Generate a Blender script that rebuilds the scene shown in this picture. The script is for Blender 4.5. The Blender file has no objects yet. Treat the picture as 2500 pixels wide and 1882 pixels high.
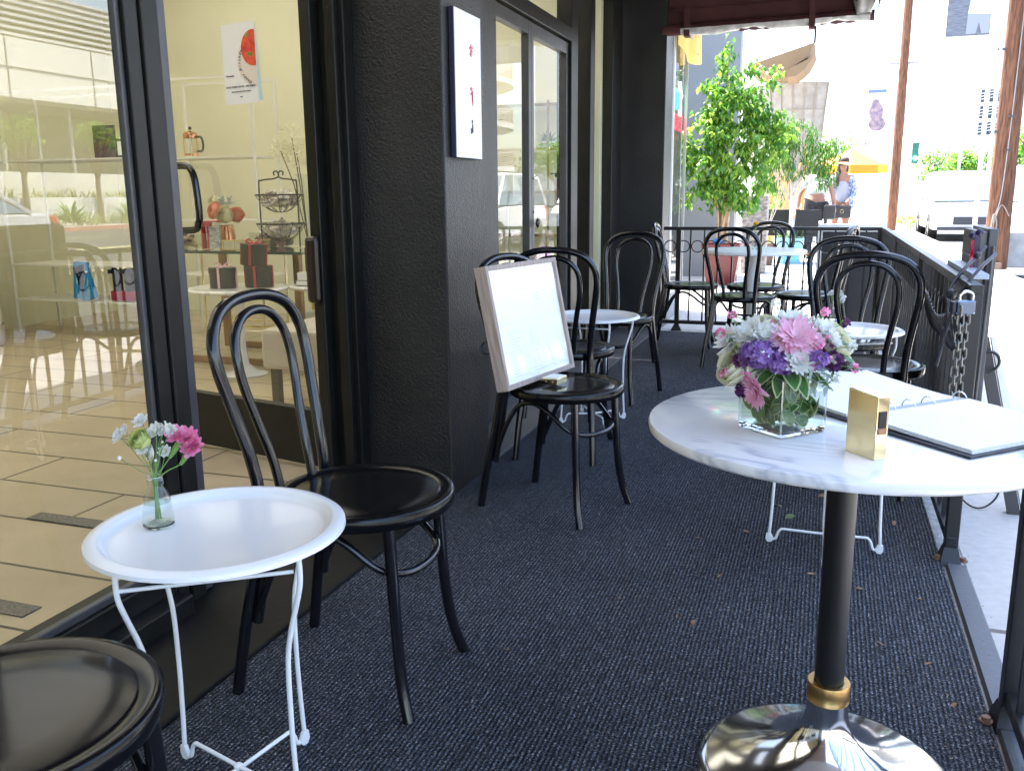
import bpy, math, random
from mathutils import Vector, Matrix, Quaternion
import mathutils.noise as mnoise
random.seed(7)
PI = math.pi
S = bpy.context.scene
COL = S.collection

# ------------------------------------------------------------------ camera
cam_d = bpy.data.cameras.new('camera'); cam = bpy.data.objects.new('camera', cam_d); COL.objects.link(cam)
_R = Vector((0.94474413, 0.32767441, -0.00938146)); _U = Vector((-0.05961382, 0.19987807, 0.9780056)); _F = Vector((-0.32234255, 0.92340578, -0.20836756))
m = Matrix.Identity(4)
for i in range(3):
    m[i][0] = _R[i]; m[i][1] = _U[i]; m[i][2] = -_F[i]
m[0][3], m[1][3], m[2][3] = 0, 0, 1.1065
cam.matrix_world = m
cam_d.sensor_width = 36; cam_d.lens = 31.36; cam_d.clip_start = 0.05; cam_d.clip_end = 600
S.camera = cam
# ------------------------------------------------------------------ sky, sun, exposure
TO_SUN = Vector((-0.35, 0.22, 1.0)).normalized()
W = bpy.data.worlds.new('World'); S.world = W; W.use_nodes = True
wn = W.node_tree; bg = wn.nodes['Background']
sky = wn.nodes.new('ShaderNodeTexSky'); sky.sky_type = 'NISHITA'; sky.sun_disc = False
sky.sun_elevation = math.asin(TO_SUN.z); sky.sun_rotation = math.atan2(TO_SUN.x, TO_SUN.y)
sky.air_density = 1.0; sky.dust_density = 2.5
wn.links.new(sky.outputs[0], bg.inputs[0]); bg.inputs[1].default_value = 0.12
sl = bpy.data.lights.new('sun', 'SUN'); sl.energy = 3.2; sl.angle = math.radians(0.5); sl.color = (1, 0.95, 0.87)
so = bpy.data.objects.new('sun', sl); COL.objects.link(so); so.rotation_euler = (-TO_SUN).to_track_quat('-Z', 'Y').to_euler()
S.view_settings.view_transform = 'Standard'; S.view_settings.look = 'None'
S.view_settings.exposure = 3.2; S.view_settings.gamma = 1
S.cycles.max_bounces = 12; S.cycles.transparent_max_bounces = 24; S.cycles.diffuse_bounces = 6

# ------------------------------------------------------------------ helpers
def thing(name, label, cat, loc=(0, 0, 0), rotz=0, group=None):
    o = bpy.data.objects.new(name, None); COL.objects.link(o); o.empty_display_size = .1
    o.location = loc; o.rotation_euler = (0, 0, rotz)
    o['label'] = label; o['category'] = cat
    if group: o['group'] = group
    return o
def tag(o, label, cat, group=None, kind=None):
    o['label'] = label; o['category'] = cat
    if group: o['group'] = group
    if kind: o['kind'] = kind
    return o
class MB:
    def __init__(s): s.v = []; s.f = []; s.mi = []
    def add(s, vs, fs, mi=0, M=None):
        b = len(s.v)
        for p in vs: s.v.append(tuple(M @ Vector(p)) if M is not None else tuple(p))
        for f in fs: s.f.append([b + i for i in f]); s.mi.append(mi)
        return s
    def box(s, a, b, mi=0, M=None):
        x0, y0, z0 = a; x1, y1, z1 = b
        vs = [(x0, y0, z0), (x1, y0, z0), (x1, y1, z0), (x0, y1, z0), (x0, y0, z1), (x1, y0, z1), (x1, y1, z1), (x0, y1, z1)]
        return s.add(vs, [(3, 2, 1, 0), (4, 5, 6, 7), (0, 1, 5, 4), (1, 2, 6, 5), (2, 3, 7, 6), (3, 0, 4, 7)], mi, M)
    def lathe(s, prof, c=(0, 0, 0), n=48, mi=0, M=None):
        vs = []; fs = []; k = len(prof)
        for i in range(n):
            a = 2 * PI * i / n
            for r, z in prof: vs.append((c[0] + r * math.cos(a), c[1] + r * math.sin(a), c[2] + z))
        for i in range(n):
            j = (i + 1) % n
            for q in range(k - 1):
                fs.append((i * k + q, j * k + q, j * k + q + 1, i * k + q + 1))
        return s.add(vs, fs, mi, M)
    def tube(s, pts, r, n=10, closed=False, mi=0, M=None, caps=True, flat=1.0):
        P = [Vector(p) for p in pts]; k = len(P)
        rr = r if isinstance(r, (list, tuple)) else [r] * k
        T = []
        for i in range(k):
            if closed: t = P[(i + 1) % k] - P[i - 1]
            else: t = P[min(i + 1, k - 1)] - P[max(i - 1, 0)]
            T.append(t.normalized() if t.length > 1e-9 else Vector((0, 0, 1)))
        up = Vector((0, 0, 1)) if abs(T[0].z) < .9 else Vector((1, 0, 0))
        N = (up - T[0] * up.dot(T[0])).normalized(); vs = []; fs = []
        for i in range(k):
            if i: 
                N = N - T[i] * N.dot(T[i])
                N = N.normalized() if N.length > 1e-6 else T[i].orthogonal().normalized()
            B = T[i].cross(N)
            for j in range(n):
                a = 2 * PI * j / n; vs.append(P[i] + (N * math.cos(a) + B * math.sin(a) * flat) * rr[i])
        for i in range(k if closed else k - 1):
            ii = (i + 1) % k
            for j in range(n): fs.append((i * n + j, i * n + (j + 1) % n, ii * n + (j + 1) % n, ii * n + j))
        if caps and not closed: fs.append(tuple(range(n - 1, -1, -1))); fs.append(tuple((k - 1) * n + j for j in range(n)))
        return s.add(vs, fs, mi, M)
    def ball(s, c, r, n=12, mi=0, M=None):
        rx, ry, rz = r if isinstance(r, (tuple, list)) else (r, r, r); vs = []; fs = []; k = max(5, n // 2)
        for i in range(k + 1):
            t = PI * i / k
            for j in range(n):
                a = 2 * PI * j / n; vs.append((c[0] + rx * math.sin(t) * math.cos(a), c[1] + ry * math.sin(t) * math.sin(a), c[2] + rz * math.cos(t)))
        for i in range(k):
            for j in range(n): fs.append((i * n + j, (i + 1) * n + j, (i + 1) * n + (j + 1) % n, i * n + (j + 1) % n))
        return s.add(vs, fs, mi, M)
    def prism(s, pts2, a, b, axis='y', mi=0, M=None):
        k = len(pts2)
        def P(p, h):
            if axis == 'y': return (p[0], h, p[1])
            if axis == 'x': return (h, p[0], p[1])
            return (p[0], p[1], h)
        vs = [P(p, a) for p in pts2] + [P(p, b) for p in pts2]
        fs = [tuple(range(k)), tuple(range(2 * k - 1, k - 1, -1))] + [(i, k + i, k + (i + 1) % k, (i + 1) % k) for i in range(k)]
        return s.add(vs, fs, mi, M)
    def build(s, name, mat, parent=None, smooth=None, world=False, bevel=0, fixn=True):
        me = bpy.data.meshes.new(name)
        vs = s.v
        if world and parent is not None:
            L = parent.location; vs = [(p[0] - L.x, p[1] - L.y, p[2] - L.z) for p in vs]
        me.from_pydata(vs, [], s.f)
        if fixn:
            import bmesh
            bm = bmesh.new(); bm.from_mesh(me); bmesh.ops.recalc_face_normals(bm, faces=bm.faces); bm.to_mesh(me); bm.free()
        for mm in (mat if isinstance(mat, (list, tuple)) else [mat]): me.materials.append(mm)
        me.polygons.foreach_set('material_index', s.mi)
        if smooth is not None:
            me.polygons.foreach_set('use_smooth', [True] * len(me.polygons))
            try: me.set_sharp_from_angle(angle=math.radians(smooth))
            except Exception: pass
        me.update()
        o = bpy.data.objects.new(name, me); COL.objects.link(o)
        if parent is not None: o.parent = parent
        if bevel:
            b = o.modifiers.new('bevel', 'BEVEL'); b.width = bevel; b.segments = 2; b.limit_method = 'ANGLE'
        return o
def bx(a, b): return MB().box(a, b)
def smooth_path(pts, sub=6, closed=False):
    P = [Vector(p) for p in pts]; k = len(P); out = []
    rng = range(k) if closed else range(k - 1)
    for i in rng:
        if closed: a, b, c, d = P[i - 1], P[i], P[(i + 1) % k], P[(i + 2) % k]
        else: a, b, c, d = P[max(i - 1, 0)], P[i], P[i + 1], P[min(i + 2, k - 1)]
        for j in range(sub):
            t = j / sub
            out.append(.5 * ((2 * b) + (c - a) * t + (2 * a - 5 * b + 4 * c - d) * t * t + (3 * b - a - 3 * c + d) * t ** 3))
    if not closed: out.append(P[-1])
    return out
def circle(c, r, n=24, ax='z'):
    o = []
    for i in range(n):
        a = 2 * PI * i / n; u, w = r * math.cos(a), r * math.sin(a)
        o.append((c[0] + u, c[1] + w, c[2]) if ax == 'z' else ((c[0] + u, c[1], c[2] + w) if ax == 'y' else (c[0], c[1] + u, c[2] + w)))
    return o
def copy_tree(o, parent=None):
    c = o.copy(); COL.objects.link(c)
    if parent is not None: c.parent = parent
    for ch in list(o.children): copy_tree(ch, c)
    return c
def struct(name, mb, mat, **k):
    o = mb.build(name, mat, **k); o['kind'] = 'structure'; return o
def text_mb(mb, s, size, M, mi=0, extrude=0.0006, align='CENTER', shear=0):
    cu = bpy.data.curves.new('t', 'FONT'); cu.body = s; cu.size = size; cu.align_x = align; cu.align_y = 'CENTER'; cu.extrude = extrude; cu.resolution_u = 3; cu.shear = shear
    o = bpy.data.objects.new('t', cu); COL.objects.link(o)
    dg = bpy.context.evaluated_depsgraph_get(); me = bpy.data.meshes.new_from_object(o.evaluated_get(dg))
    mb.add([v.co for v in me.vertices], [tuple(p.vertices) for p in me.polygons], mi, M)
    bpy.data.objects.remove(o); bpy.data.curves.remove(cu); bpy.data.meshes.remove(me)
def frame_M(o, x, y):   # origin, x axis, y axis -> matrix
    x = Vector(x).normalized(); y = Vector(y); y = (y - x * y.dot(x)).normalized(); z = x.cross(y)
    M = Matrix.Identity(4)
    for i in range(3): M[i][0] = x[i]; M[i][1] = y[i]; M[i][2] = z[i]; M[i][3] = o[i]
    return M

# ------------------------------------------------------------------ materials
def mat(name, col, rough=.5, metal=0, var=0, vscale=8, bump=0, bscale=60, spec=.5, coat=0, trans=0, col2=None, emit=None, estr=0, detail=4, stretch=None):
    m = bpy.data.materials.new(name); m.use_nodes = True; n = m.node_tree; p = n.nodes['Principled BSDF']
    p.inputs['Base Color'].default_value = (*col, 1); p.inputs['Roughness'].default_value = rough; p.inputs['Metallic'].default_value = metal
    p.inputs['Specular IOR Level'].default_value = spec; p.inputs['Coat Weight'].default_value = coat; p.inputs['Coat Roughness'].default_value = .05
    tc = n.nodes.new('ShaderNodeTexCoord'); src = tc.outputs['Object']
    if stretch:
        mp = n.nodes.new('ShaderNodeMapping'); mp.inputs['Scale'].default_value = stretch; n.links.new(src, mp.inputs[0]); src = mp.outputs[0]
    if var or col2:
        t = n.nodes.new('ShaderNodeTexNoise'); t.inputs['Scale'].default_value = vscale; t.inputs['Detail'].default_value = detail; n.links.new(src, t.inputs[0])
        r = n.nodes.new('ShaderNodeValToRGB'); n.links.new(t.outputs[0], r.inputs[0])
        c2 = col2 or tuple(c * (1 + var) for c in col); c1 = col if col2 else tuple(c * (1 - var) for c in col)
        r.color_ramp.elements[0].color = (*c1, 1); r.color_ramp.elements[1].color = (*c2, 1); r.color_ramp.elements[0].position = .35; r.color_ramp.elements[1].position = .65
        n.links.new(r.outputs[0], p.inputs['Base Color'])
    if bump:
        t = n.nodes.new('ShaderNodeTexNoise'); t.inputs['Scale'].default_value = bscale; t.inputs['Detail'].default_value = 5; n.links.new(src, t.inputs[0])
        b = n.nodes.new('ShaderNodeBump'); b.inputs['Strength'].default_value = bump; b.inputs['Distance'].default_value = .01; n.links.new(t.outputs[0], b.inputs['Height']); n.links.new(b.outputs[0], p.inputs['Normal'])
    if trans:
        tr = n.nodes.new('ShaderNodeBsdfTranslucent'); mx = n.nodes.new('ShaderNodeMixShader'); mx.inputs[0].default_value = trans
        out = n.nodes['Material Output']; n.links.new(p.outputs[0], mx.inputs[1]); n.links.new(tr.outputs[0], mx.inputs[2]); n.links.new(mx.outputs[0], out.inputs[0])
        if var or col2: n.links.new(r.outputs[0], tr.inputs[0])
        else: tr.inputs[0].default_value = (*col, 1)
    if emit: p.inputs['Emission Color'].default_value = (*emit, 1); p.inputs['Emission Strength'].default_value = estr
    return m
def thin_glass(name, tint=(1, 1, 1), ior=1.5, gain=1.7, rough=0):
    m = bpy.data.materials.new(name); m.use_nodes = True; n = m.node_tree; n.nodes.remove(n.nodes['Principled BSDF'])
    t = n.nodes.new('ShaderNodeBsdfTransparent'); t.inputs[0].default_value = (*tint, 1)
    g = n.nodes.new('ShaderNodeBsdfGlossy'); g.inputs['Roughness'].default_value = rough; g.inputs[0].default_value = (1, 1, 1, 1)
    lw = n.nodes.new('ShaderNodeLayerWeight'); lw.inputs[0].default_value = .5; pw = n.nodes.new('ShaderNodeMath'); pw.operation = 'POWER'; pw.inputs[1].default_value = 5; n.links.new(lw.outputs['Facing'], pw.inputs[0])
    r0 = ((ior - 1) / (ior + 1)) ** 2; k = n.nodes.new('ShaderNodeMath'); k.operation = 'MULTIPLY_ADD'; k.inputs[1].default_value = (1 - r0) * gain; k.inputs[2].default_value = r0 * gain; k.use_clamp = True
    mx = n.nodes.new('ShaderNodeMixShader'); n.links.new(pw.outputs[0], k.inputs[0]); n.links.new(k.outputs[0], mx.inputs[0]); n.links.new(t.outputs[0], mx.inputs[1]); n.links.new(g.outputs[0], mx.inputs[2])
    n.links.new(mx.outputs[0], n.nodes['Material Output'].inputs[0]); return m
BLACK = mat('black enamel', (.006, .006, .008), .17, coat=.25, bump=.02, bscale=25)
BLKIRON = mat('black painted iron', (.011, .011, .012), .38, bump=.05, bscale=80)
BRONZEK = mat('dark bronze aluminium frame', (.010, .010, .009), .36, var=.2, vscale=14, bump=.03, bscale=200, spec=.3)
GREYFR = mat('grey anodised frame', (.07, .07, .075), .35, metal=.3, var=.12, vscale=9)
SEATM = mat('satin black seat', (.004, .004, .005), .20, coat=.05, spec=.28, bump=.02, bscale=20)
WHITE = mat('white powder coat', (.82, .82, .82), .25, coat=.2)
WHITEPL = mat('white plastic', (.8, .8, .8), .45)
GLASS = thin_glass('window glass', (.94, .95, .92), gain=2.8)
VGLASS = thin_glass('vase glass', (.90, .93, .90), gain=1.1)
WATER = thin_glass('water surface', (.85, .9, .84), ior=1.33, gain=1.6)
CHROME = mat('polished aluminium', (.82, .82, .84), .11, metal=1, bump=.05, bscale=6)
BRASS = mat('polished brass', (.92, .79, .48), .12, metal=1, var=.08, vscale=6)
BRASSD = mat('brushed brass', (.62, .38, .14), .33, metal=1, var=.2, vscale=20, bump=.05, bscale=200)
COPPER = mat('copper', (.85, .4, .22), .2, metal=1)
PAPER = mat('paper', (.84, .84, .83), .6)
CREAM = mat('cream wall paint', (.78, .76, .58), .7, var=.03, vscale=2)
CONC = mat('concrete', (.36, .35, .34), .85, col2=(.44, .43, .41), vscale=9, bump=.35, bscale=120, detail=8)
GREEN = mat('leaf green', (.06, .16, .02), .4, col2=(.12, .26, .04), vscale=30, trans=.35)
STEM = mat('stem green', (.12, .24, .05), .5)
TWIG = mat('brown twig', (.09, .05, .03), .6)
PWHITE = mat('white petal', (.85, .85, .8), .5, trans=.3)
PCREAM = mat('cream petal', (.82, .8, .6), .5, trans=.3)
PPINK = mat('pink petal', (.85, .2, .42), .5, col2=(.88, .45, .62), vscale=60, trans=.3)
PLPINK = mat('light pink petal', (.86, .42, .58), .5, col2=(.9, .62, .72), vscale=40, trans=.3)
PPURP = mat('purple petal', (.24, .10, .38), .5, col2=(.45, .28, .62), vscale=80, trans=.25)
PDPUR = mat('plum petal', (.12, .02, .12), .5, trans=.2)
PYEL = mat('yellow petal', (.85, .6, .03), .5, trans=.2)
SILVERL = mat('silver leaf', (.45, .52, .48), .6, trans=.2)
SKIN = mat('skin', (.28, .13, .08), .5)
HAIR = mat('dark hair', (.03, .018, .015), .4)

def marble_mat():
    m = mat('white marble', (.8, .79, .77), .16, coat=.3); n = m.node_tree; p = n.nodes['Principled BSDF']
    tc = n.nodes.new('ShaderNodeTexCoord'); t = n.nodes.new('ShaderNodeTexNoise'); t.inputs['Scale'].default_value = 3.2; t.inputs['Detail'].default_value = 9; t.inputs['Distortion'].default_value = 1.6
    mp = n.nodes.new('ShaderNodeMapping'); mp.inputs['Rotation'].default_value = (0, 0, .6); mp.inputs['Scale'].default_value = (1, 2.6, 1)
    n.links.new(tc.outputs['Object'], mp.inputs[0]); n.links.new(mp.outputs[0], t.inputs[0])
    r = n.nodes.new('ShaderNodeValToRGB'); n.links.new(t.outputs[0], r.inputs[0]); cr = r.color_ramp
    cr.elements[0].position = .44; cr.elements[0].color = (.82, .81, .79, 1); cr.elements[1].position = .56; cr.elements[1].color = (.82, .81, .79, 1)
    e = cr.elements.new(.497); e.color = (.62, .62, .65, 1); e = cr.elements.new(.503); e.color = (.5, .51, .56, 1)
    t2 = n.nodes.new('ShaderNodeTexNoise'); t2.inputs['Scale'].default_value = 5; n.links.new(tc.outputs['Object'], t2.inputs[0])
    mx = n.nodes.new('ShaderNodeMixRGB'); mr = n.nodes.new('ShaderNodeMapRange'); mr.inputs[1].default_value = .42; mr.inputs[2].default_value = .6
    n.links.new(t2.outputs[0], mr.inputs[0]); n.links.new(mr.outputs[0], mx.inputs[0]); n.links.new(r.outputs[0], mx.inputs[1]); mx.inputs[2].default_value = (.82, .81, .8, 1); n.links.new(mx.outputs[0], p.inputs['Base Color']); return m
MARBLE = marble_mat()
def rug_mat():
    m = mat('ribbed charcoal carpet', (.02, .022, .028), .95, spec=.15); n = m.node_tree; p = n.nodes['Principled BSDF']
    tc = n.nodes.new('ShaderNodeTexCoord'); sx = n.nodes.new('ShaderNodeSeparateXYZ'); n.links.new(tc.outputs['Object'], sx.inputs[0])
    nz = n.nodes.new('ShaderNodeTexNoise'); nz.inputs['Scale'].default_value = 45; nz.inputs['Detail'].default_value = 2; n.links.new(tc.outputs['Object'], nz.inputs[0])
    a = n.nodes.new('ShaderNodeMath'); a.operation = 'MULTIPLY_ADD'; a.inputs[1].default_value = .006; n.links.new(nz.outputs[0], a.inputs[0]); n.links.new(sx.outputs[0], a.inputs[2])
    b = n.nodes.new('ShaderNodeMath'); b.operation = 'MULTIPLY'; b.inputs[1].default_value = 2 * PI / .0105; n.links.new(a.outputs[0], b.inputs[0])
    s = n.nodes.new('ShaderNodeMath'); s.operation = 'SINE'; n.links.new(b.outputs[0], s.inputs[0])
    n2 = n.nodes.new('ShaderNodeTexNoise'); n2.inputs['Scale'].default_value = 230; n2.inputs['Detail'].default_value = 3; n2.inputs['Roughness'].default_value = .7; n.links.new(tc.outputs['Object'], n2.inputs[0])
    r = n.nodes.new('ShaderNodeValToRGB'); n.links.new(n2.outputs[0], r.inputs[0]); cr = r.color_ramp
    cr.elements[0].position = .4; cr.elements[0].color = (.018, .020, .026, 1); cr.elements[1].position = .76; cr.elements[1].color = (.66, .69, .76, 1)
    e = cr.elements.new(.56); e.color = (.078, .087, .106, 1)
    hs = n.nodes.new('ShaderNodeMath'); hs.operation = 'MULTIPLY_ADD'; hs.inputs[1].default_value = .35; hs.inputs[2].default_value = .72; n.links.new(s.outputs[0], hs.inputs[0])
    n3 = n.nodes.new('ShaderNodeTexNoise'); n3.inputs['Scale'].default_value = 3; n3.inputs['Detail'].default_value = 4; n.links.new(tc.outputs['Object'], n3.inputs[0])
    m3 = n.nodes.new('ShaderNodeMath'); m3.operation = 'MULTIPLY_ADD'; m3.inputs[1].default_value = .7; m3.inputs[2].default_value = .65; n.links.new(n3.outputs[0], m3.inputs[0])
    m4 = n.nodes.new('ShaderNodeMath'); m4.operation = 'MULTIPLY'; n.links.new(hs.outputs[0], m4.inputs[0]); n.links.new(m3.outputs[0], m4.inputs[1])
    vm = n.nodes.new('ShaderNodeVectorMath'); vm.operation = 'SCALE'; n.links.new(r.outputs[0], vm.inputs[0]); n.links.new(m4.outputs[0], vm.inputs['Scale']); n.links.new(vm.outputs[0], p.inputs['Base Color'])
    ad = n.nodes.new('ShaderNodeMath'); n.links.new(s.outputs[0], ad.inputs[0]); n.links.new(n2.outputs[0], ad.inputs[1])
    bp = n.nodes.new('ShaderNodeBump'); bp.inputs['Strength'].default_value = .8; bp.inputs['Distance'].default_value = .003; n.links.new(ad.outputs[0], bp.inputs['Height']); n.links.new(bp.outputs[0], p.inputs['Normal']); return m
def brick_mat(name, c1, c2, cm, w, h, mortar, rough, rot=0, bump=.2, off=.5, vscale=5):
    m = mat(name, c1, rough); n = m.node_tree; p = n.nodes['Principled BSDF']
    tc = n.nodes.new('ShaderNodeTexCoord'); mp = n.nodes.new('ShaderNodeMapping'); mp.inputs['Rotation'].default_value = (0, 0, rot); n.links.new(tc.outputs['Object'], mp.inputs[0])
    b = n.nodes.new('ShaderNodeTexBrick'); n.links.new(mp.outputs[0], b.inputs[0]); b.inputs['Scale'].default_value = 1; b.inputs['Brick Width'].default_value = w; b.inputs['Row Height'].default_value = h; b.inputs['Mortar Size'].default_value = mortar; b.offset = off
    b.inputs['Mortar Smooth'].default_value = .1; b.inputs[1].default_value = (*c1, 1); b.inputs[2].default_value = (*c2, 1); b.inputs[3].default_value = (*cm, 1)
    t = n.nodes.new('ShaderNodeTexNoise'); t.inputs['Scale'].default_value = vscale; t.inputs['Detail'].default_value = 7; n.links.new(tc.outputs['Object'], t.inputs[0])
    mr = n.nodes.new('ShaderNodeMapRange'); mr.inputs[3].default_value = .8; mr.inputs[4].default_value = 1.2; n.links.new(t.outputs[0], mr.inputs[0])
    vm = n.nodes.new('ShaderNodeVectorMath'); vm.operation = 'SCALE'; n.links.new(b.outputs[0], vm.inputs[0]); n.links.new(mr.outputs[0], vm.inputs['Scale']); n.links.new(vm.outputs[0], p.inputs['Base Color'])
    bp = n.nodes.new('ShaderNodeBump'); bp.inputs['Strength'].default_value = bump; bp.inputs['Distance'].default_value = .004; bp.invert = True; n.links.new(b.outputs['Fac'], bp.inputs['Height']); n.links.new(bp.outputs[0], p.inputs['Normal']); return m
def stucco_mat(name, c1, c2):
    m = mat(name, c1, .34, col2=c2, vscale=3, detail=6, spec=.5); n = m.node_tree; p = n.nodes['Principled BSDF']
    tc = n.nodes.new('ShaderNodeTexCoord'); t = n.nodes.new('ShaderNodeTexNoise'); t.inputs['Scale'].default_value = 130; t.inputs['Detail'].default_value = 3; n.links.new(tc.outputs['Object'], t.inputs[0])
    t2 = n.nodes.new('ShaderNodeTexNoise'); t2.inputs['Scale'].default_value = 9; t2.inputs['Detail'].default_value = 5; n.links.new(tc.outputs['Object'], t2.inputs[0])
    a = n.nodes.new('ShaderNodeMath'); a.operation = 'MULTIPLY_ADD'; a.inputs[1].default_value = .8; n.links.new(t2.outputs[0], a.inputs[0]); n.links.new(t.outputs[0], a.inputs[2])
    b = n.nodes.new('ShaderNodeBump'); b.inputs['Strength'].default_value = .6; b.inputs['Distance'].default_value = .007; n.links.new(a.outputs[0], b.inputs['Height']); n.links.new(b.outputs[0], p.inputs['Normal']); return m
RUG = rug_mat(); STUC = stucco_mat('black stucco', (.009, .009, .0095), (.019, .019, .0195))
TILE = brick_mat('beige floor tile', (.52, .43, .29), (.46, .38, .26), (.07, .06, .04), 1.15, .30, .006, .28, bump=.15)
SLABM = mat('stained dark slab', (.006, .0055, .005), .6, spec=.2, col2=(.015, .014, .013), vscale=3, bump=.1, bscale=40, detail=8)
WALKM = brick_mat('sidewalk concrete', (.42, .41, .39), (.40, .39, .37), (.14, .13, .12), 2.4, 2.4, .012, .9, off=0, bump=.3, vscale=30)
WALKR = mat('rough concrete', (.30, .29, .27), .9, col2=(.46, .45, .43), vscale=28, bump=.5, bscale=90, detail=9)
ASPH = mat('asphalt', (.05, .05, .052), .9, col2=(.09, .09, .09), vscale=40, bump=.3, bscale=200)

# ------------------------------------------------------------------ ground, road
struct('ground', bx((-60, -40, -.6), (260, 400, -.16)), ASPH)
struct('sidewalk', bx((.46, -10, -.15), (2.25, 200, 0)), [WALKM])
struct('sidewalk', bx((-6, 7.42, -.15), (.46, 13.2, -.001)), [WALKM])
struct('sidewalk', bx((-14, 13.2, -.15), (.46, 200, -.002)), [WALKM])
struct('terrace_floor', bx((-1.9, -6, -.15), (.46, 7.42, -.003)), [WALKR])
struct('kerb', bx((2.25, -10, -.15), (2.4, 200, .004)), mat('kerb concrete', (.45, .44, .42), .9, var=.1, bump=.3), bevel=.01)
struct('road', bx((2.4, -20, -.158), (25.6, 300, -.14)), ASPH)
mk = MB()
for k in range(26):
    y = -6 + k * 9
    mk.box((8.9, y, -.139), (9.02, y + 4, -.136)); mk.box((20.2, y, -.139), (20.32, y + 4, -.136))
mk.box((14.3, -20, -.139), (14.42, 260, -.136)); mk.box((14.6, -20, -.139), (14.72, 260, -.136))
struct('road_marking', mk, mat('road paint', (.7, .62, .3), .8, var=.1))
# carpet, slab and metal strip
car_ = bx((-1.262, -3, 0), (.392, 7.25, .010)).build('carpet_runner', RUG, bevel=.003)
tag(car_, 'long ribbed charcoal carpet runner covering the whole terrace floor', 'carpet')
struct('threshold_slab', bx((-1.66, -4, 0), (-1.268, 2.93, .016)), SLABM, bevel=.004)
struct('threshold_slab', bx((-1.66, 3.335, 0), (-1.268, 7.36, .016)), mat('grey slab', (.06, .06, .065), .5, col2=(.1, .1, .11), vscale=3, bump=.15), bevel=.004)
es = MB()
es.prism([(.40, 0), (.46, 0), (.452, .012), (.404, .014)], -1.0, 1.9, 'y')
es.prism([(.40, 0), (.46, 0), (.452, .012), (.404, .014)], 2.0, 2.8, 'y')
o = es.build('edge_strip', mat('grey rubber strip', (.07, .075, .085), .5, bump=.1)); tag(o, 'grey rubber edging strip beside the carpet in the fence opening', 'edging strip')

# ------------------------------------------------------------------ shop interior
XG = -1.62
struct('shop_floor', bx((-6.6, -4, -.15), (-1.74, 7.2, .08)), TILE)
inl = MB()
for x, y in ((-2.28, 2.1), (-3.1, 1.2), (-2.6, 3.2), (-4.2, 3.0), (-2.0, 1.55)):
    inl.box((x - .15, y, .081), (x + .15, y + .06, .084))
struct('floor_inlay', inl, mat('dark mosaic inlay', (.08, .07, .06), .5, col2=(.2, .18, .14), vscale=120))
struct('shop_wall_back', bx((-6.6, 6.9, .08), (-1.68, 7.05, 3.1)), CREAM)
struct('shop_wall_left', bx((-6.75, -4, .08), (-6.3, 6.9, 3.1)), mat('grey green wall', (.62, .60, .42), .7, var=.03, vscale=2))
struct('shop_wall_front', bx((-6.3, -4.2, .08), (-1.74, -4, 3.1)), CREAM)
CEIL = mat('ceiling paint', (.8, .78, .66), .8)
cm = MB(); cm.box((-6.75, -4.2, 3.1), (-5.4, 7.05, 3.2)); cm.box((-1.9, -4.2, 3.1), (-1.3, 7.4, 3.2)); cm.box((-5.4, -4.2, 3.1), (-1.9, 0, 3.2)); cm.box((-5.4, 6.6, 3.1), (-1.9, 7.05, 3.2))
struct('shop_ceiling', cm, CEIL)
sk = MB().box((-5.38, .02, 3.14), (-1.92, 6.58, 3.15)).build('added_skylight', mat('added frosted ceiling panel', (.47, .455, .41), .6, trans=.9)); tag(sk, 'frosted panel added in the unseen shop ceiling to light the interior', 'added_skylight')  # added translucent roof panel, out of view, only there to light the shop interior

# facade above openings, pillars
fw = MB(); fw.box((-1.74, -4.2, 2.62), (-1.45, 7.38, 3.3)); fw.box((-1.74, -4.2, .0), (-1.45, -1.6, 2.62))
fw.box((-1.74, 3.33, 0), (-1.50, 4.12, 2.62))
o = fw.build('shop_facade', STUC); tag(o, 'black stucco shop front wall above and beside the doors', 'wall')
def pillar(label, y0, y1, x0, x1=-1.264):
    o = MB().box((x0, y0, 0), (x1, y1, 3.3)).build('stucco_pillar', STUC, bevel=.006)
    tag(o, label, 'pillar', 'black stucco pillars of the shop front'); return o
pillar('black rough stucco pillar carrying the white picture sign', 2.935, 3.327, -1.74)
pillar('black stucco pillar where the far railing meets the shop front', 7.376, 7.70, -1.66)
# ------------------------------------------------------------------ near window and doorway frame
T = thing('shop_window', 'large near shop window in a black frame, reflecting the street', 'window', (XG, 0, 0))
f = MB()
f.box((-1.70, -2.0, .0), (-1.60, 1.822, .13)); f.box((-1.70, -2.0, 2.5), (-1.60, 1.822, 2.62)); f.box((-1.70, -2.0, .13), (-1.60, -1.9, 2.5))
f.build('frame', BRONZEK, T, world=True, bevel=.004)
bx((-1.60, -2.0, .0), (-1.545, 1.82, .07)).build('sill', BRONZEK, T, world=True, bevel=.006)
f = MB(); f.box((-1.632, -1.9, .13), (-1.612, 1.822, .15)); f.box((-1.632, 1.806, .15), (-1.612, 1.822, 2.5)); f.build('glazing_bead', GREYFR, T, world=True, bevel=.003)
MB().add([(-1.622, -1.9, .14), (-1.622, 1.812, .14), (-1.622, 1.812, 2.5), (-1.622, -1.9, 2.5)], [(0, 1, 2, 3)]).build('pane', GLASS, T, world=True)
f = MB(); f.box((-1.634, 1.823, 0), (-1.60, 1.868, 2.62)); f.build('jamb', BRONZEK, T, world=True, bevel=.003)
T = thing('door_frame', 'black metal frame round the open shop doorway', 'door frame', (XG, 1.9, 0))
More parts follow.
